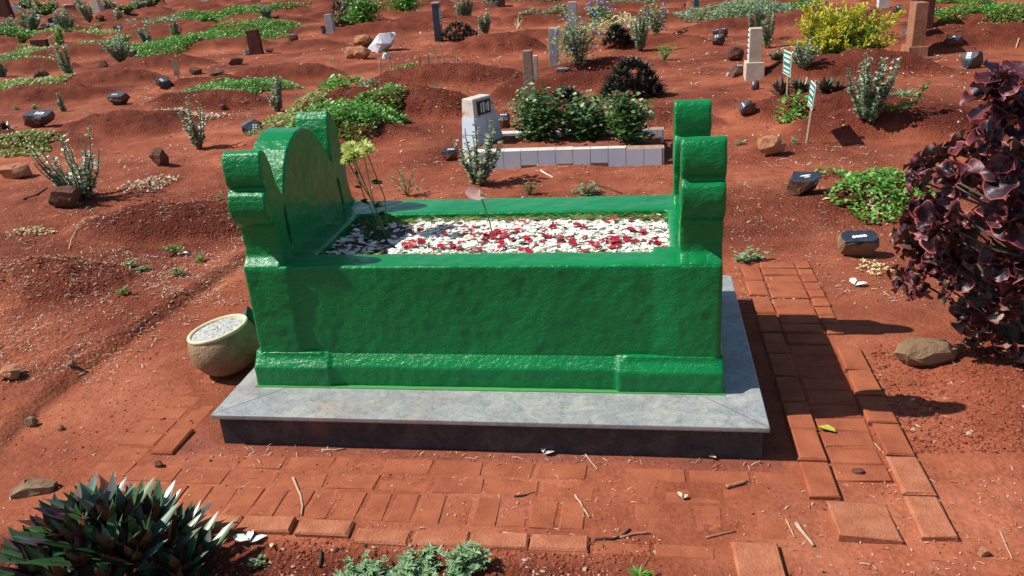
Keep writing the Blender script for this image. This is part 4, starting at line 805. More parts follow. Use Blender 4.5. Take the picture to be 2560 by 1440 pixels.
for u,v,w_,h_,lab,c,kw in [
 (395,416,50,42,'dark furrowed brown stone left of the green headboard','b',dict(box_=.3)),
 (160,521,72,46,'blocky dark red stone below the branching shrub at the left','b',dict(box_=.9)),
 (28,447,78,30,'flat orange slab stone at the left edge','o',dict(box_=.8,dep=.7)),
 (97,200,42,24,'rounded brown stone on the mound above the left leafy patch','b',{}),
 (400,117,24,18,'small brown stone at the left end of the bushy green patch','b',{}),
 (255,168,26,13,'small flat faced brown stone on the mound','b',dict(box_=.9)),
 (487,188,34,18,'pointed red-brown stone beside the grey board on a stick','b',dict(box_=.2)),
 (537,189,40,11,'flat dark slab behind the middle left leafy patch','b',dict(box_=.9,dep=1.)),
 (585,163,38,17,'angular brown stone on the slope left of the rusty post','b',{}),
 (470,213,26,12,'dark triangular stone under the grey board','b',dict(box_=.2)),
 (790,262,46,24,'brown block stone above the big leafy patch','b',dict(box_=.95)),
 (557,277,18,11,'very small brown stone on the path behind the headboard','b',{}),
 (1288,190,18,14,'round red clay ball left of the weathered posts','b',dict(box_=.0)),
 (905,149,52,30,'front orange-brown boulder of the pair by the white slab','o',dict(box_=.3)),
 (878,147,40,28,'left orange-brown boulder of the group by the white slab','o',dict(box_=.3,sink=.05)),
 (905,122,50,30,'rear tilted boulder behind the orange pair','o',dict(box_=.5,sh=.3,dep=1.)),
 (964,147,22,13,'small white stone in front of the white slab','w',{}),
 (1837,152,44,32,'cracked brown stone left of the beige headstone','b',dict(box_=.6)),
 (1725,24,24,14,'reddish stone left of the teal post','o',{}),(1713,18,18,12,'dark stone next to the reddish one by the teal post','b',{}),(1722,40,16,12,'small white topped stone at the left end of the silvery hedge','w',{}),
 (1820,192,9,12,'little white stone beside the beige headstone','w',{}),
 (1925,391,86,46,'orange-brown pyramid stone right of the foot pillars','o',dict(box_=.15,dep=.7)),
 (2318,922,152,62,'long sand coloured stone lying near the purple shrub','s',dict(box_=.35,dep=.5)),
 (20,952,62,28,'orange stone at the left edge beside the litter','o',dict(box_=.5)),
 (72,1238,118,34,'flat brown flagstone near the bottom left spiky plant','s',dict(box_=.5,dep=.5,yaw=.35,sink=.35)),
 (395,1170,24,14,'small brown pebble on the left brick path','b',{}),(75,1068,30,22,'small brown splinter of stone on the left soil','s',{}),(145,1078,22,14,'small pair-coloured pebble on the left soil','o',{}),
 (175,918,22,14,'pale tan pebble on the left soil','s',{}),(2146,1190,28,15,'dark pebble on the right brick path','b',{}),(1790,25,1,1,None,None,{}),
 (2140,640,1,1,None,None,{}),(815,1185,1,1,None,None,{}),(250,60,20,12,'small dark stone left of the round number stone','b',{}),(316,50,20,13,'small dark stone above the round number stone','b',{}),(421,55,16,12,'tiny dark stone among pale grass at the top','b',{}),
 (618,138,24,14,'grey flat stone beside the rusty post','g',{}),(810,85,14,20,'upright dark stone beside the slim grey headstone','b',{}),(672,132,20,9,'dark chip right of the rusty post','b',{}),
 (1378,210,1,1,None,None,{}),(1408,213,38,11,'flat dark grey stone on the mound by the weathered posts','g',dict(dep=.6)),(1455,207,46,16,'pale flat stone on the mound by the weathered posts','g',dict(dep=.6,box_=.3)),(2410,1300,1,1,None,None,{}),
 (2348,1318,22,16,'orange pebble near the bottom right corner','o',{}),(2460,1392,26,18,'round orange pebble nearest the bottom right corner','o',{}),(1430,98,1,1,None,None,{}),(1545,1035,1,1,None,None,{})]:
    if lab: rock(u,v,w_,h_,lab,c,group=BS,**kw)
rock(628,868,62,100,'dark green painted stone leaning behind the round pot','t',name='painted_stone',box_=.3,dep=.7)
rock(951,131,62,38,'tilted white slab stone beside the orange boulders','w',name='white_slab',box_=.9,dep=.9,sh=.5,group=BS)
rock(118,79,50,6,'thin grey stone with white top under the black board','g',name='flat_stone',dep=.6,group=BS)
# ------------------------------------------------------------ headstones and posts
HS='headstone posts of the cemetery'
post(829,86,19,46,.17,'slim grey headstone post in front of the dark spiky plant',concrete,lean=(-.03,0),group=HS,base=(30,.25,4),basemat=ltbrown)
post(1098,102,17,84,.20,'tall blue-black headstone with a white lettered plate on its right side',blueb,lean=(.0,0),group=HS,plate=('x+',.45,.88,5),cap=1,capm=concrete)
post(1432,92,22,78,.16,'tall white-grey headstone post, rearmost of the three in the middle',concrete,group=HS,lean=(.02,0))
post(1385,166,21,88,.16,'pale grey headstone post, middle one of the three beside the violet flowers',concrete,group=HS,lean=(.03,0),top=(0,0,0,0))
post(1325,252,23,116,.12,'brown weathered wooden post, front one of the three in the middle',agedw,group=HS,name='wooden_post')
post(1340,210,11,66,.10,'thin pale post standing just behind the brown weathered one',beige,group=HS,lean=(.03,0))
post(1884,188,30,108,.17,'beige headstone with white lettered side on a stepped base',beige,group=HS,base=(46,.30,34),plate=('x-',.38,.97,5))
post(2287,112,30,118,.30,'brown masonry headstone, front one of the pair behind the white sign',ltbrown,group=HS,base=(46,.42,22))
post(2300,82,44,110,.30,'broad dark brown headstone, rear one of the pair behind the white sign',brownw,group=HS)
post(2207,19,26,40,.20,'short white headstone with lettering near the top edge above the golden bush',dustyw,group=HS,plate=('x-',.3,.95,3))
post(643,136,32,56,.12,'rusty dark brown wooden post with crossing shadow, upper left',brownw,group=HS,name='wooden_post',lean=(-.05,0))
post(640,12,22,30,.15,'red-brown post at the top edge above the rusty one',ltbrown,group=HS,name='wooden_post')
post(20,50,34,62,.30,'thick dark brown post at the top left corner',brownw,group=HS,name='wooden_post',lean=(-.1,0))
post(101,118,46,17,.12,'low wide brown grave block left of the slim shrubs',brownw,group=HS,name='grave_block')
post(247,36,27,34,.40,'rounded beige headstone with an arched niche at the top left',beige,group=HS,base=(40,.5,3),top=(.12,.12,.05,.05))
post(177,32,26,20,.25,'pinkish block headstone topped by a pale stone, top left',ltbrown,group=HS,cap=1,capm=dustyw)
post(134,20,32,12,.30,'small pale rounded grave block, top left',concrete,group=HS,name='grave_block',top=(.1,.1,.05,.05))
post(42,34,26,18,.20,'grey slab behind the thick dark post, top left',concrete,group=HS,name='grave_block')
post(1741,22,12,28,.10,'narrow teal painted post at the top edge',tealp,group=HS,name='painted_post')
post(1248,18,30,24,.15,'dark brown grave block at the top edge in the middle',brownw,group=HS,name='grave_block')
post(515,6,20,10,.15,'pale block on the top edge, left half',beige,group=HS,name='grave_block')
post(405,10,16,12,.15,'tan block on the top edge, farther left',ltbrown,group=HS,name='grave_block')
sign(1966,258,1972,158,.33,.24,R(-85),'green grave sign with white lettering on a wooden stick, left one of the pair')
sign(2015,357,2034,238,.30,.20,R(-93),'green grave sign seen almost edge on, right one of the pair')
sign(2289,112,2302,42,.30,.27,R(-91),'white sign with teal print on a white stick before the brown headstones','tag')
sign(139,72,131,53,.28,.25,R(20),'black board with white number on a stick, top left','black')
sign(448,205,441,170,.10,.24,R(0),'weathered grey board on a stick standing on the left mounds','wood')
# ------------------------------------------------------------ shrubs
for u,v,hp,wp_,lab,kw in [
 (215,497,190,185,'large many-stemmed shrub with silvery leaves left of the green headboard',dict(n=17,dens=.8,bare=.35)),
 (500,374,160,62,'tall narrow shrub with bare tip on the path left of the headboard',dict(n=7,dens=1.3,bare=.5)),
 (2170,322,185,118,'pale green shrub with a long low side branch right of the signs',dict(n=19,dens=1.6,bare=.3)),
 (1195,462,170,125,'shrub with pink-red flowers in front of the tiled headstone',dict(n=13,dens=1.0,bare=.25,pinkf=.7)),
 (697,278,92,34,'slim leafy shrub rising behind the big green patch',dict(n=5,dens=1.6)),(161,278,48,16,'small single stemmed shrub on the left open soil',dict(n=2,dens=1.6)),
 (178,195,112,58,'forked shrub with a bare leaning top, upper left',dict(n=7,dens=1.1,lean=-.25)),(305,154,74,66,'dense two-part shrub between the left mounds',dict(n=11,dens=1.5)),
 (379,120,76,30,'slender leaning shrub on the upper left',dict(n=5,dens=1.4,lean=-.15)),(441,98,55,24,'little bottle shaped shrub on the upper left',dict(n=5,dens=1.6)),
 (83,80,66,52,'silvery shrub right of the thick dark post',dict(n=9,dens=1.5)),(168,77,62,38,'green shrub right of the black board',dict(n=8,dens=1.6)),(225,55,52,36,'shrub in front of the rounded beige headstone',dict(n=7,dens=1.5,lean=-.15)),
 (298,50,46,22,'thin shrub right of the rounded beige headstone',dict(n=5,dens=1.5,lean=-.1)),(8,192,44,24,'shrub cut by the left edge beside the leafy patch',dict(n=5,dens=1.5)),(22,76,34,46,'low reddish green shrub at the left edge',dict(n=7,dens=1.4)),
 (156,122,52,18,'bright lime green shrub over the long leafy patch',dict(n=5,dens=1.8,mt=euLlime)),(662,50,42,30,'small shrub on the grass above the rusty post',dict(n=5,dens=1.5)),(60,108,28,24,'small yellowish shrub on the left leafy patch',dict(n=4,dens=1.6,mt=euLlime)),
 (1165,56,72,38,'pale dense shrub right of the blue-black headstone',dict(n=9,dens=1.7)),(1213,86,64,28,'pale shrub right of the dark spiky mat by the blue-black headstone',dict(n=6,dens=1.6)),
 (1602,128,128,58,'tall columnar shrub between the violet flowers and the dark spiky balls',dict(n=9,dens=1.8)),(1492,62,66,44,'shrub with pale leaves above the violet flowers',dict(n=7,dens=1.6)),
 (1890,100,110,50,'tall silvery shrub left of the golden bush',dict(n=9,dens=1.8)),(1918,120,120,34,'dark stemmed tall shrub touching the golden bush',dict(n=6,dens=1.6)),
 (2010,190,74,50,'small straggly shrub below the golden bush',dict(n=7,dens=1.2)),(1940,150,32,44,'small pale leafy shrub behind the left sign',dict(n=5,dens=1.4,mt=gcS)),
 (1230,22,30,30,'distant pale shrub at the top edge left of the grave block',dict(n=5,dens=1.6)),(2030,22,24,60,'distant silvery shrub on the top edge before the golden bush',dict(n=7,dens=1.6)),
 (345,28,34,44,'distant shrub at the top edge, left half',dict(n=7,dens=1.5)),(272,28,34,34,'distant shrub at the top edge behind the beige headstone',dict(n=7,dens=1.5)),(120,40,46,60,'broad leafy shrub below the pale grave block, top left',dict(n=10,dens=1.5,mt=gcL)),
 (198,22,26,24,'distant shrub between the two block headstones',dict(n=5,dens=1.5)),(70,22,30,50,'distant hazy shrub at the top left corner',dict(n=7,dens=1.5,mt=gcS)),(318,40,24,40,'low green shrub right of the thin one, top left',dict(n=6,dens=1.6,mt=gcL)),(380,24,30,44,'dark leafed round shrub at the top edge, left half',dict(n=8,dens=1.8,mt=bushL))]:
    euphorbia(u,v,hp,wp_,lab,**kw)
def sidebranch():
    e=[o for o in scene.objects if o.get('label','').startswith('pale green shrub with a long low')][0]; b=np.array(e.location); P=[b+np.array([.02,0,.10]),ony(2225,270,b[1]-.02),ony(2290,255,b[1]),ony(2322,205,b[1])]; st=Mesh(); tube(st,P,[.011,.009,.007,.003],6); st.build('stem',euS,e,True)
    B=[];D=[]
    for i in range(70):
        t=random.uniform(.1,2.9); k=int(t); q=P[k]*(1-t+k)+P[k+1]*(t-k); a=random.uniform(0,6.28); B.append(q); D.append((math.cos(a)*.6,math.sin(a)*.6,random.uniform(-.9,.9)))
    m=Mesh(); n=len(B); L=rng.uniform(.03,.065,n); leaves(m,B,D,L,L*.75,LEAF,0,rng.uniform(-.7,.7,n)); m.build('foliage',euLlime,e,True)
sidebranch()
# ------------------------------------------------------------ low leafy patches
for u0,u1,v0,v1,lab,kw in [
 (-30,90,80,112,'leafy patch at the left edge, highest of the left edge patches',dict()),(40,152,120,142,'yellowish green left end of the long double patch, upper left',dict(mt=gcY)),(140,268,96,126,'bright green right part of the long double patch, upper left',dict()),
 (-20,97,143,168,'low bright patch at the left edge on a mound',dict()),(-20,176,198,230,'jagged lime green patch at the left edge above the open soil',dict(mt=gcY,leafpx=8)),
 (388,535,92,142,'dense front lobe of the bushy green patch left of the rusty post',dict(hp=18)),(475,672,66,122,'rear lobe of the bushy green patch left of the rusty post',dict(hp=16)),(525,650,24,56,'distant patch near the top edge with white flowers',dict()),
 (482,685,182,236,'wide leafy patch on a mound in front of the rusty post',dict(hp=16)),(-20,130,336,372,'yellowish dry patch at the left edge',dict(mt=gcY,leafpx=8,hp=8)),
 (160,262,78,98,'pale dry patch behind the long double patch',dict(mt=gcY,cover=1.)),(372,455,40,58,'sparse pale patch near the top edge, left half',dict(mt=gcS,cover=.8)),
 (655,830,265,330,'left yellowish part of the big patch behind the headboard',dict(mt=gcY,leafpx=9,hp=24)),(760,1003,258,356,'big green patch with glossy leaves behind the green headboard',dict(leafpx=10,hp=40,cover=2.8)),
 (820,884,197,242,'lime green leafy clump at the left end of the ridge plants',dict(leafpx=12,hp=24)),(905,945,198,222,'silver green clump second from the left on the ridge',dict(mt=gcS,leafpx=11,hp=16)),(938,998,200,226,'long silver green clump in the middle of the ridge',dict(mt=gcS,leafpx=11,hp=14)),(998,1066,194,214,'green clump right of the middle of the ridge',dict(mt=gcS,leafpx=10,hp=12)),(1066,1102,188,212,'round silver green clump at the right end of the ridge',dict(mt=gcS,leafpx=12,hp=18)),
 (990,1050,162,184,'small bright clump between the bare cuttings',dict(leafpx=8,hp=12)),(1725,1995,6,56,'long silvery green hedge like patch right of the teal post',dict(mt=gcS,hp=22,cover=2)),(1352,1405,26,50,'small silvery patch left of the tallest middle post',dict(mt=gcS)),
 (2325,2585,22,76,'broad leafy patch right of the brown headstones',dict(hp=16)),(2310,2480,-8,14,'distant leafy patch on the top edge at the right',dict()),(2450,2580,56,76,'thin grassy strip at the right edge below the broad patch',dict(mt=gcY)),(2450,2530,72,88,'small ragged green strip near the right edge',dict()),
 (1940,2022,246,296,'round clump of glossy green leaves at the foot of the left sign',dict(leafpx=12,hp=26,cover=2)),(2080,2330,400,535,'large pointed green patch left of the purple shrub',dict(leafpx=13,hp=26,cover=1.7)),(2028,2120,420,448,'thin creeping tongue of the right green patch',dict(leafpx=11,hp=8,cover=.9)),
 (1290,1450,-12,8,'dark low hedge on the top edge in the middle',dict(mt=bushL,hp=14)),(1520,1640,-8,14,'silvery low hedge at the top edge above the violet flowers',dict(mt=gcS,hp=10)),(1930,2012,6,34,'bright patch behind the tall silvery shrub',dict())]:
    patch(u0,u1,v0,v1,lab,**kw)
for u0,u1,v0,v1,lab,mt_,kw in [(1480,1598,48,86,'heap of dry straw-yellow leaves behind the dark spiky ball','S',dict(leafpx=8,hp=26)),(2160,2240,508,545,'heap of dry pale leaves under the right green patch','S',dict(leafpx=12,hp=4,cover=.9)),(320,425,440,486,'dry pale runner weed on the left mound','G',dict(leafpx=9,hp=8,cover=.7)),
  (400,545,262,282,'dry grassy fringe behind the tall narrow shrub','G',dict(leafpx=7,hp=4,cover=.8)),(25,135,568,590,'dry brown weed heap on the left soil','S',dict(leafpx=8,hp=3,cover=.5)),(2140,2220,650,690,'dry leaf scraps beside the square number stone','S',dict(leafpx=9,hp=3,cover=.7))]:
    patch(u0,u1,v0,v1,lab,mt={'S':strapL,'G':deadL}[mt_],name='dry_leaves',group='dry leaf heaps',**kw)
# ------------------------------------------------------------ oyster plants
rhoeo(185,1600,650,290,'large oyster plant with green and purple sword leaves, bottom left corner',ros=50,per=13,flat=.62,leafm=.175,wl=.25,upr=.4)
rhoeo(1580,250,178,108,'biggest dark spiky ball behind the tiled grave',rhD,ros=95,per=14,flat=.6,leafm=.15,wl=.16); rhoeo(1543,124,88,60,'smaller dark spiky ball by the tall columnar shrub',rhD,ros=60,per=13,leafm=.15,wl=.16)
rhoeo(1142,106,118,52,'dark flat spiky mat beside the blue-black headstone',rhD,ros=75,per=13,leafm=.15,wl=.16); rhoeo(1413,262,104,44,'low dark spiky plant peeping over the tiled grave shrubs',rhD,ros=12,per=14,leafm=.15)
rhoeo(845,68,70,66,'dark spiky plant leaning over the slim grey headstone',rhD,ros=50,per=12,leafm=.18,wl=.16)
for u,v,w_,h_,lab in [(1955,246,74,52,'open spiky plant left of the left sign'),(2003,246,70,52,'dark green spiky plant between the two signs'),(2064,248,60,58,'tall leafed spiky plant right of the right sign'),(2098,248,52,44,'purple tinged spiky plant, rightmost of the row by the signs'),(1998,152,44,36,'small dark spiky plant below the golden bush'),(2475,34,46,36,'dark spiky plant on the broad patch, top right'),(2342,58,46,40,'dark bluish spiky plant beside the brown headstones'),(8,338,40,34,'dark spiky plant cut by the left edge'),(505,72,1,1,None)]:
    if lab: rhoeo(u,v,w_,h_,lab,rhL if u<2100 and u>1900 else rhD,ros=4,per=13,leafm=(h_*.9)/G(u,v)[1])
# ------------------------------------------------------------ leafy bushes
bush(1350,380,165,150,'leafy bush standing at the left of the tiled grave',leafpx=14,n=2300,group='leafy bushes planted in the tiled grave',stemn=12); bush(1458,374,150,128,'middle leafy bush of the tiled grave',leafpx=14,n=2200,group='leafy bushes planted in the tiled grave',stemn=12); bush(1572,384,130,150,'right leafy bush of the tiled grave',leafpx=14,n=2000,group='leafy bushes planted in the tiled grave',stemn=11)
bush(905,66,110,66,'broad green bush right of the slim grey headstone',leafpx=7,n=1700,mt=gcL,group='green bushes on the far graves',stemn=14); bush(1010,34,110,50,'green bush with orange blossom near the top edge',leafpx=7,n=1400,mt=gcL,group='green bushes on the far graves',stemn=14); bush(872,22,70,46,'grey green bush at the top edge behind the broad one',leafpx=6,n=700,mt=gcS,group='green bushes on the far graves')
bush(520,68,66,30,'low green bush with violet specks on the upper left',leafpx=8,n=420,mt=gcL,group='green bushes on the far graves'); bush(1660,150,80,44,'wispy feathery bush right of the dark spiky balls',leafpx=4,n=420,mt=gcL,group='green bushes on the far graves',leafT=LEAF4)
bush(2440,300,1,1,'x') if False else None
def ruellia(u,v,wp_,hp_,n,lab):
    e,g,s,W,H=bush(u,v,wp_,hp_,lab,leafpx=8,n=n,mt=wormL,name='violet_flowered_plant',stemn=26,leafT=LEAF4,group='violet flowered wiry plants')
    m=Mesh(); 
    for i in range(16 if wp_>90 else 9):
        a=random.uniform(0,6.28); q=math.sqrt(random.random()); c=g+np.array([W*q*math.cos(a),W*.8*q*math.sin(a)-.05,H*random.uniform(.3,1.05)]); r=7/s
        for k in range(5): b=k*1.257; leaves(m,[c],[(math.cos(b),-.3+.3*math.sin(b),math.sin(b))],r,r*.9,LEAF4)
    m.build('flower',purF,e)
ruellia(1450,165,140,112,1500,'wiry plant with violet flowers beside the pale grey post'); ruellia(1505,78,80,66,500,'small violet flowered plant below the pale shrub'); ruellia(1640,90,80,80,420,'sparse violet flowered plant by the tall columnar shrub')
tuft(2262,240,100,36,'arching striped spider plant right of the pale green shrub',wormL,60,'spider_plant',.012,cat='plant',spread=1.2)
tuft(1600,1440,60,30,'small grass tuft at the bottom edge',gcL,60,'grass_tuft',.006); tuft(828,153,30,18,'yellow green grass tuft left of the bare cuttings',gcY,16,'grass_tuft',.008); tuft(1295,62,30,40,'dry strap leafed tuft on the far mound',strapL,9,'grass_tuft',.03)
# ------------------------------------------------------------ weeds
W_=[(1010,1452,200,56,'grey green lobed weed at the bottom edge, middle clump',dict(n=26,leafpx=26,lobes=7)),(1165,1425,150,80,'grey green lobed weed at the bottom edge, right clump',dict(n=22,leafpx=22,lobes=7)),(905,1455,120,40,'grey green lobed weed at the bottom edge, leftmost clump',dict(n=16,leafpx=24,lobes=7)),
 (1018,490,76,88,'leggy weed behind the tomb rim near the chrysanthemums',dict(n=11,leafpx=10)),(1325,486,44,50,'small dark weed behind the tomb rim',dict(n=7,leafpx=9,mt=bushL)),(1466,490,74,34,'feathery grey weed behind the tomb rim',dict(n=14,leafpx=11)),(1868,652,86,34,'flat grey green weed at the far end of the brick path',dict(n=13,leafpx=13)),
 (440,634,60,34,'weed farthest back in the row left of the headboard',dict(n=8,leafpx=11,mt=gcL)),(322,668,40,30,'bright little weed on the left litter',dict(n=7,leafpx=10,mt=gcL)),(362,676,44,16,'low ferny weed on the left litter',dict(n=7,leafpx=9)),(306,738,36,36,'weed in the pale litter, lowest on the left',dict(n=6,leafpx=9,mt=gcL)),(446,690,46,28,'ferny weed in front of the row left of the headboard',dict(n=7,leafpx=9,mt=gcL)),(502,656,40,30,'tiny bright weed nearest the green headboard',dict(n=6,leafpx=9,mt=gcL)),
 (645,1412,50,22,'tiny round leafed weed below the brick kerb',dict(n=4,leafpx=14)),(548,500,20,16,'tiny weed at the foot of the headboard',dict(n=4,leafpx=8,mt=gcL)),(1990,360,30,26,'tiny weed right of the orange-brown pyramid stone',dict(n=4,leafpx=8)),(1850,362,24,14,'flat tiny weed left of the pyramid stone',dict(n=4,leafpx=8)),
 (363,122,20,14,'tiny weed below the slender leaning shrub',dict(n=4,leafpx=7)),(40,275,26,14,'leftmost tiny weed on the left open soil',dict(n=4,leafpx=7)),(88,272,22,12,'tiny weed just above the large black topped number stone',dict(n=4,leafpx=7)),(230,296,22,16,'tiny grey weed above the branching shrub',dict(n=4,leafpx=7)),(530,30,24,16,'tiny weed near the top edge',dict(n=4,leafpx=6))]
for u,v,w_,h_,lab,kw in W_: weed(u,v,w_,h_,lab,**kw)
# ------------------------------------------------------------ bare cuttings, sticks, leaves
for i,(pts,lab) in enumerate([([(950,186),(948,160),(958,132)],'bare cutting planted at the left end of the row on the ridge'),([(982,180),(972,150),(968,134)],'leaning bare cutting, second in the row on the ridge'),([(1047,178),(1050,152),(1049,138)],'dark bare cutting, third in the row on the ridge'),([(1070,178),(1072,155),(1071,137)],'dark bare cutting, fourth in the row on the ridge'),([(1100,174),(1090,140),(1078,112)],'tall thin bare cutting with a green tip'),([(1113,173),(1106,140),(1098,110)],'tall bare cutting nearest the right end of the row'),([(1143,171),(1143,150),(1141,132)],'short thorny bare cutting at the right end of the row')]):
    g,s=G(*pts[0]); y=g[1]; P=[g-np.array([0,0,.03])]+[ony(a,b,y) for a,b in pts[1:]]; m=Mesh(); tube(m,P,[.014,.011,.006],6); 
    leaves(m,np.repeat(P[-1][None],5,0),np.array([(math.cos(k),math.sin(k),.8) for k in (0,1.2,2.5,3.7,5)]),.045,.02,LEAF,1); m.build('bare_cutting',[stickm if i not in(2,3) else euS,euLlime],loc=tuple(g),label=lab,cat='cutting',group='bare cuttings stuck in the mound')
redst=mat('reddish_stick',(.30,.12,.07),.8,(.42,.2,.12),40,.2); dkst=mat('dark_stick',(.05,.035,.028),.9)
for pts,r,lab,mt_ in [([(733,1196),(752,1240),(757,1268),(754,1290)],.0048,'long curved pale stick on the front bricks',None),([(1438,1240),(1456,1268),(1474,1296)],.0045,'straight pale stick slanting on the front bricks',None),([(1285,1243),(1312,1240),(1337,1233)],.004,'short dark stick on the front bricks',dkst),([(1815,1221),(1842,1215),(1868,1207)],.008,'thick short reddish stick right of the front bricks',redst),([(1487,1349),(1530,1350),(1552,1344),(1575,1325)],.005,'forked stick in the middle of the front soil',dkst),([(1550,1346),(1590,1336),(1622,1335)],.005,'reddish stick beside the forked one',redst),([(1258,1334),(1300,1337)],.004,'short stick on the edge of the kerb bricks',None),([(1765,1346),(1800,1338),(1838,1330)],.004,'thin stick to the left of the loose block',redst),([(1990,1312),(2010,1338),(2033,1368)],.007,'stout pale stick right of the loose block',None),([(2162,1282),(2190,1298),(2220,1314)],.004,'thin pale stick lying on the tilted brick',None),
 ([(805,1126),(835,1127),(864,1123)],.004,'thin stick at the foot of the marble slab',None),([(1462,1135),(1477,1155),(1494,1176)],.0035,'bent pale twig at the foot of the slab',None),([(60,500),(95,487),(120,470)],.008,'dark stick on the soil at the far left',dkst),([(1352,428),(1368,438),(1383,446)],.008,'white weathered stick behind the tomb',dustyw),([(1488,463),(1520,472),(1555,485)],.007,'rotten grey twig behind the tomb',dkst),([(2345,175),(2360,172),(2372,169)],.003,'thin straw on the right open soil',None),([(2540,122),(2546,108),(2556,90)],.012,'pale stick standing near the right edge',None),([(800,1420),(802,1396),(803,1378)],.006,'short dark stake in the soil at the bottom edge',dkst),([(210,872),(260,848),(296,832)],.003,'long thin reddish twig on the left litter',redst),([(173,625),(178,600),(198,562)],.004,'dry grass stalk standing on the left mound',strapL),([(2420,800),(2390,770),(2345,735)],.003,'curved dead twig under the purple shrub',dkst),([(115,1205),(135,1212),(150,1222)],.004,'twig at the tip of the brown flagstone',redst),([(2500,1330),(2515,1365),(2530,1400)],.003,'thin straw near the bottom right corner',None),([(1965,1300),(1975,1320),(1986,1345)],.003,'short twig beside the stout pale stick',None),([(2185,1108),(2205,1130),(2225,1150)],.0025,'thin twig on the right brick path',None)]:
    stick(pts,r,lab,mt_)
def fallen(items):
    for u,v,sz,ang,mt_,lab,n in items:
        g,s=G(u,v); m=Mesh(); L=sz/s
        for k in range(n): a=ang+k*1.25; leaves(m,[g+np.array([0,0,.008+.006*k])],[(math.cos(a),math.sin(a),.15)],L,L*.5,SWORD if False else LEAF,0,np.array([.2*k]))
        m.build('fallen_leaf',mt_,smooth=True,loc=tuple(g),label=lab,cat='leaf',group='fallen leaves on the ground')
silver=mat('silver_leaf_underside',(.52,.60,.54),.6,(.62,.68,.60),20); 
fallen([(625,1362,44,.6,silver,'silvery three-lobed fallen leaf below the brick kerb',3),(2044,1070,50,-.75,mat('yellow_leaf',(.42,.38,.04),.5,(.30,.33,.05),20),'yellow fallen leaf on the right brick path',1),(2135,718,36,.3,silver,'pale split leaf on the soil by the purple shrub',2),(2054,502,26,0,strapL,'cream fallen leaf below the dark topped number stone',1),(680,1362,22,-1.2,strapL,'curled cream leaf chip right of the silvery leaf',1),(1358,1140,30,.3,dustyw,'crumpled white leaf scrap at the foot of the slab',2),(1768,1143,26,-.6,strapL,'cream curled leaf at the foot of the slab on the right',2),(2290,640,18,.3,silver,'small white leaf near the square number stone',1),(1705,1252,22,.8,deadL,'dry grey leaf in the middle of the brick floor',2),(850,243,20,0,silver,'small silvery leaf on the far soil',1),(440,640,34,.1,silver,'pale strap leaf beside the back weed',1),(1795,1245,1,1,None,None,0)][:-1])
# white bird droppings and other scraps are left to the litter
def litter():
    m=Mesh(); B=[];D=[];L=[];W=[];Mi=[]
    def sc(n,box_,ls,ws,dens=None,mi=(0,1,1,1,2)):
        u0,u1,v0,v1=box_; k=0
        while k<n:
            u=random.uniform(u0,u1); v=random.uniform(v0,v1)
            if dens and random.random()>dens(u,v): continue
            k+=1; z=0.; p=onz(u,v,0); 
            if .0<p[0]<2.05 and 0<p[1]<1.41: continue
            B.append(p); l=random.uniform(*ls)*random.choice((.5,.7,1,1.3)); a=random.uniform(0,6.28); D.append((math.cos(a),math.sin(a),random.uniform(-.1,.25))); L.append(l*(1+p[1]*.07)); W.append(random.uniform(*ws)*(1+max(p[1],0)*.22)); Mi.append(random.choice(mi))
    nf=lambda u,v:max(0.02,.5+1.1*float(vn(np.array([u/60.]),np.array([v/25.]),77)[0]))
    sc(2300,(0,560,690,960),(.006,.03),(.001,.0035),lambda u,v:nf(u,v)*(1 if v<1040-.62*u+60 else .12))
    sc(1300,(180,620,560,760),(.006,.032),(.001,.004),nf)
    sc(1500,(0,640,380,700),(.01,.035),(.001,.003),nf); sc(1100,(1830,2260,400,760),(.006,.028),(.0012,.004),nf)
    sc(250,(2100,2560,700,1440),(.006,.022),(.001,.003),nf); sc(200,(1800,2560,1180,1440),(.006,.02),(.001,.003),nf); sc(1500,(0,2560,180,420),(.015,.05),(.0015,.005),nf); sc(1500,(0,2560,60,200),(.02,.07),(.002,.006),nf)
    sc(500,(0,1600,1120,1440),(.006,.02),(.001,.0025),nf); sc(420,(900,1700,400,500),(.01,.04),(.001,.004),nf); sc(260,(560,1920,1110,1170),(.008,.035),(.001,.003),lambda u,v:1 if abs(v-(1112+(u-560)*.028))<16 else .1)
    sc(600,(330,640,200,300),(.02,.05),(.001,.004),lambda u,v:nf(u,v)*(.9 if 230<v<290 else .4))
    B_=np.array(B); z=height(B_[:,0],B_[:,1]); B_[:,2]=z+.004; D_,w_,n_=frames(np.array(D)); L_=np.array(L)[:,None]; W_=np.array(W)[:,None]; Mi_=np.array(Mi)
    T=np.array([(0,.5,0),(0,-.5,0),(.5,.6,.12),(.5,-.5,.12),(1,.3,0),(1,-.3,.02)])
    m.batch(T,[(0,1,3,2),(2,3,5,4)],B_,D_*L_,w_*W_,n_*L_,0,[Mi_,Mi_])
    m.build('dry_litter',[deadL,mat('brown_litter',(.22,.09,.045),.9,(.36,.17,.09),5,.2,island=1),mat('pale_chip',(.50,.40,.32),.8,(.66,.58,.50),5,.2,island=1)],label='dry straw, chips and leaf scraps strewn over the red soil',cat='litter',kind='stuff')
litter()
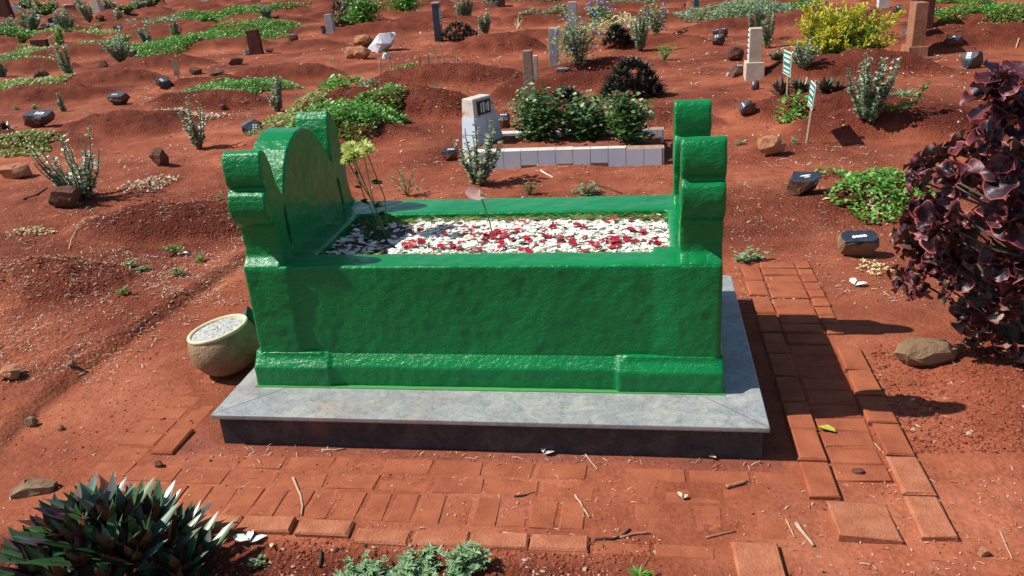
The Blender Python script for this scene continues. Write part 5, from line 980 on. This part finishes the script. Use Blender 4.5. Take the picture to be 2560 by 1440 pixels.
def clods():
    m=Mesh(); V0=np.array([(1,0,0),(-1,0,0),(0,1,0),(0,-1,0),(0,0,1),(0,0,-1)],float)*.5; Fc=[(0,2,4),(2,1,4),(1,3,4),(3,0,4),(2,0,5),(1,2,5),(3,1,5),(0,3,5)]
    P=[];S=[];Mi=[]
    def sc(n,box_,ss,pp=.1,dens=None):
        for _ in range(n):
            u=random.uniform(box_[0],box_[1]); v=random.uniform(box_[2],box_[3]); p=onz(u,v,0)
            if 0<p[0]<2.05 and 0<p[1]<1.41: continue
            P.append(p); S.append(random.uniform(*ss)*random.choice((.5,.5,.7,1,1.4))); Mi.append(1 if random.random()<pp else (2 if random.random()<pp*.6 else 0))
    sc(2600,(300,1650,1340,1440),(.004,.011)); sc(2600,(2180,2560,860,1130),(.005,.014),.02); sc(1200,(0,2560,1150,1440),(.003,.007),.35); sc(1500,(0,620,640,1150),(.004,.010),.3); sc(2500,(0,330,640,760),(.005,.012),.04); sc(2500,(200,600,480,600),(.005,.013),.05)
    sc(1500,(1820,2560,330,760),(.004,.01),.3); sc(2500,(820,1250,190,300),(.010,.022),.05); sc(2500,(0,2560,60,350),(.01,.022),.15); sc(1500,(1000,1250,90,200),(.012,.026),.05)
    P_=np.array(P); P_[:,2]=height(P_[:,0],P_[:,1])+np.array(S)*.15; S_=np.array(S); n=len(S_); a=rng.uniform(0,6.28,n); D=np.column_stack([np.cos(a),np.sin(a),rng.normal(0,.3,n)]); D,w_,n_=frames(D)
    Mi=np.array(Mi); m.batch(V0,Fc,P_,D*(S_*rng.uniform(1,1.9,n))[:,None],w_*(S_*rng.uniform(.8,1.2,n))[:,None],n_*(S_*rng.uniform(.5,.9,n))[:,None],0,[Mi]*8)
    m.build('soil_clods',[mat('soil_crumb',(.20,.052,.028),.95,(.30,.085,.045),5,.1,island=1),mat('tan_grit',(.36,.20,.12),.9,(.50,.36,.28),5,.2,island=1),mat('dark_grit',(.05,.025,.02),.9)],label='crumbs of red soil and grit lying on the ground',cat='gravel',kind='stuff')
clods()
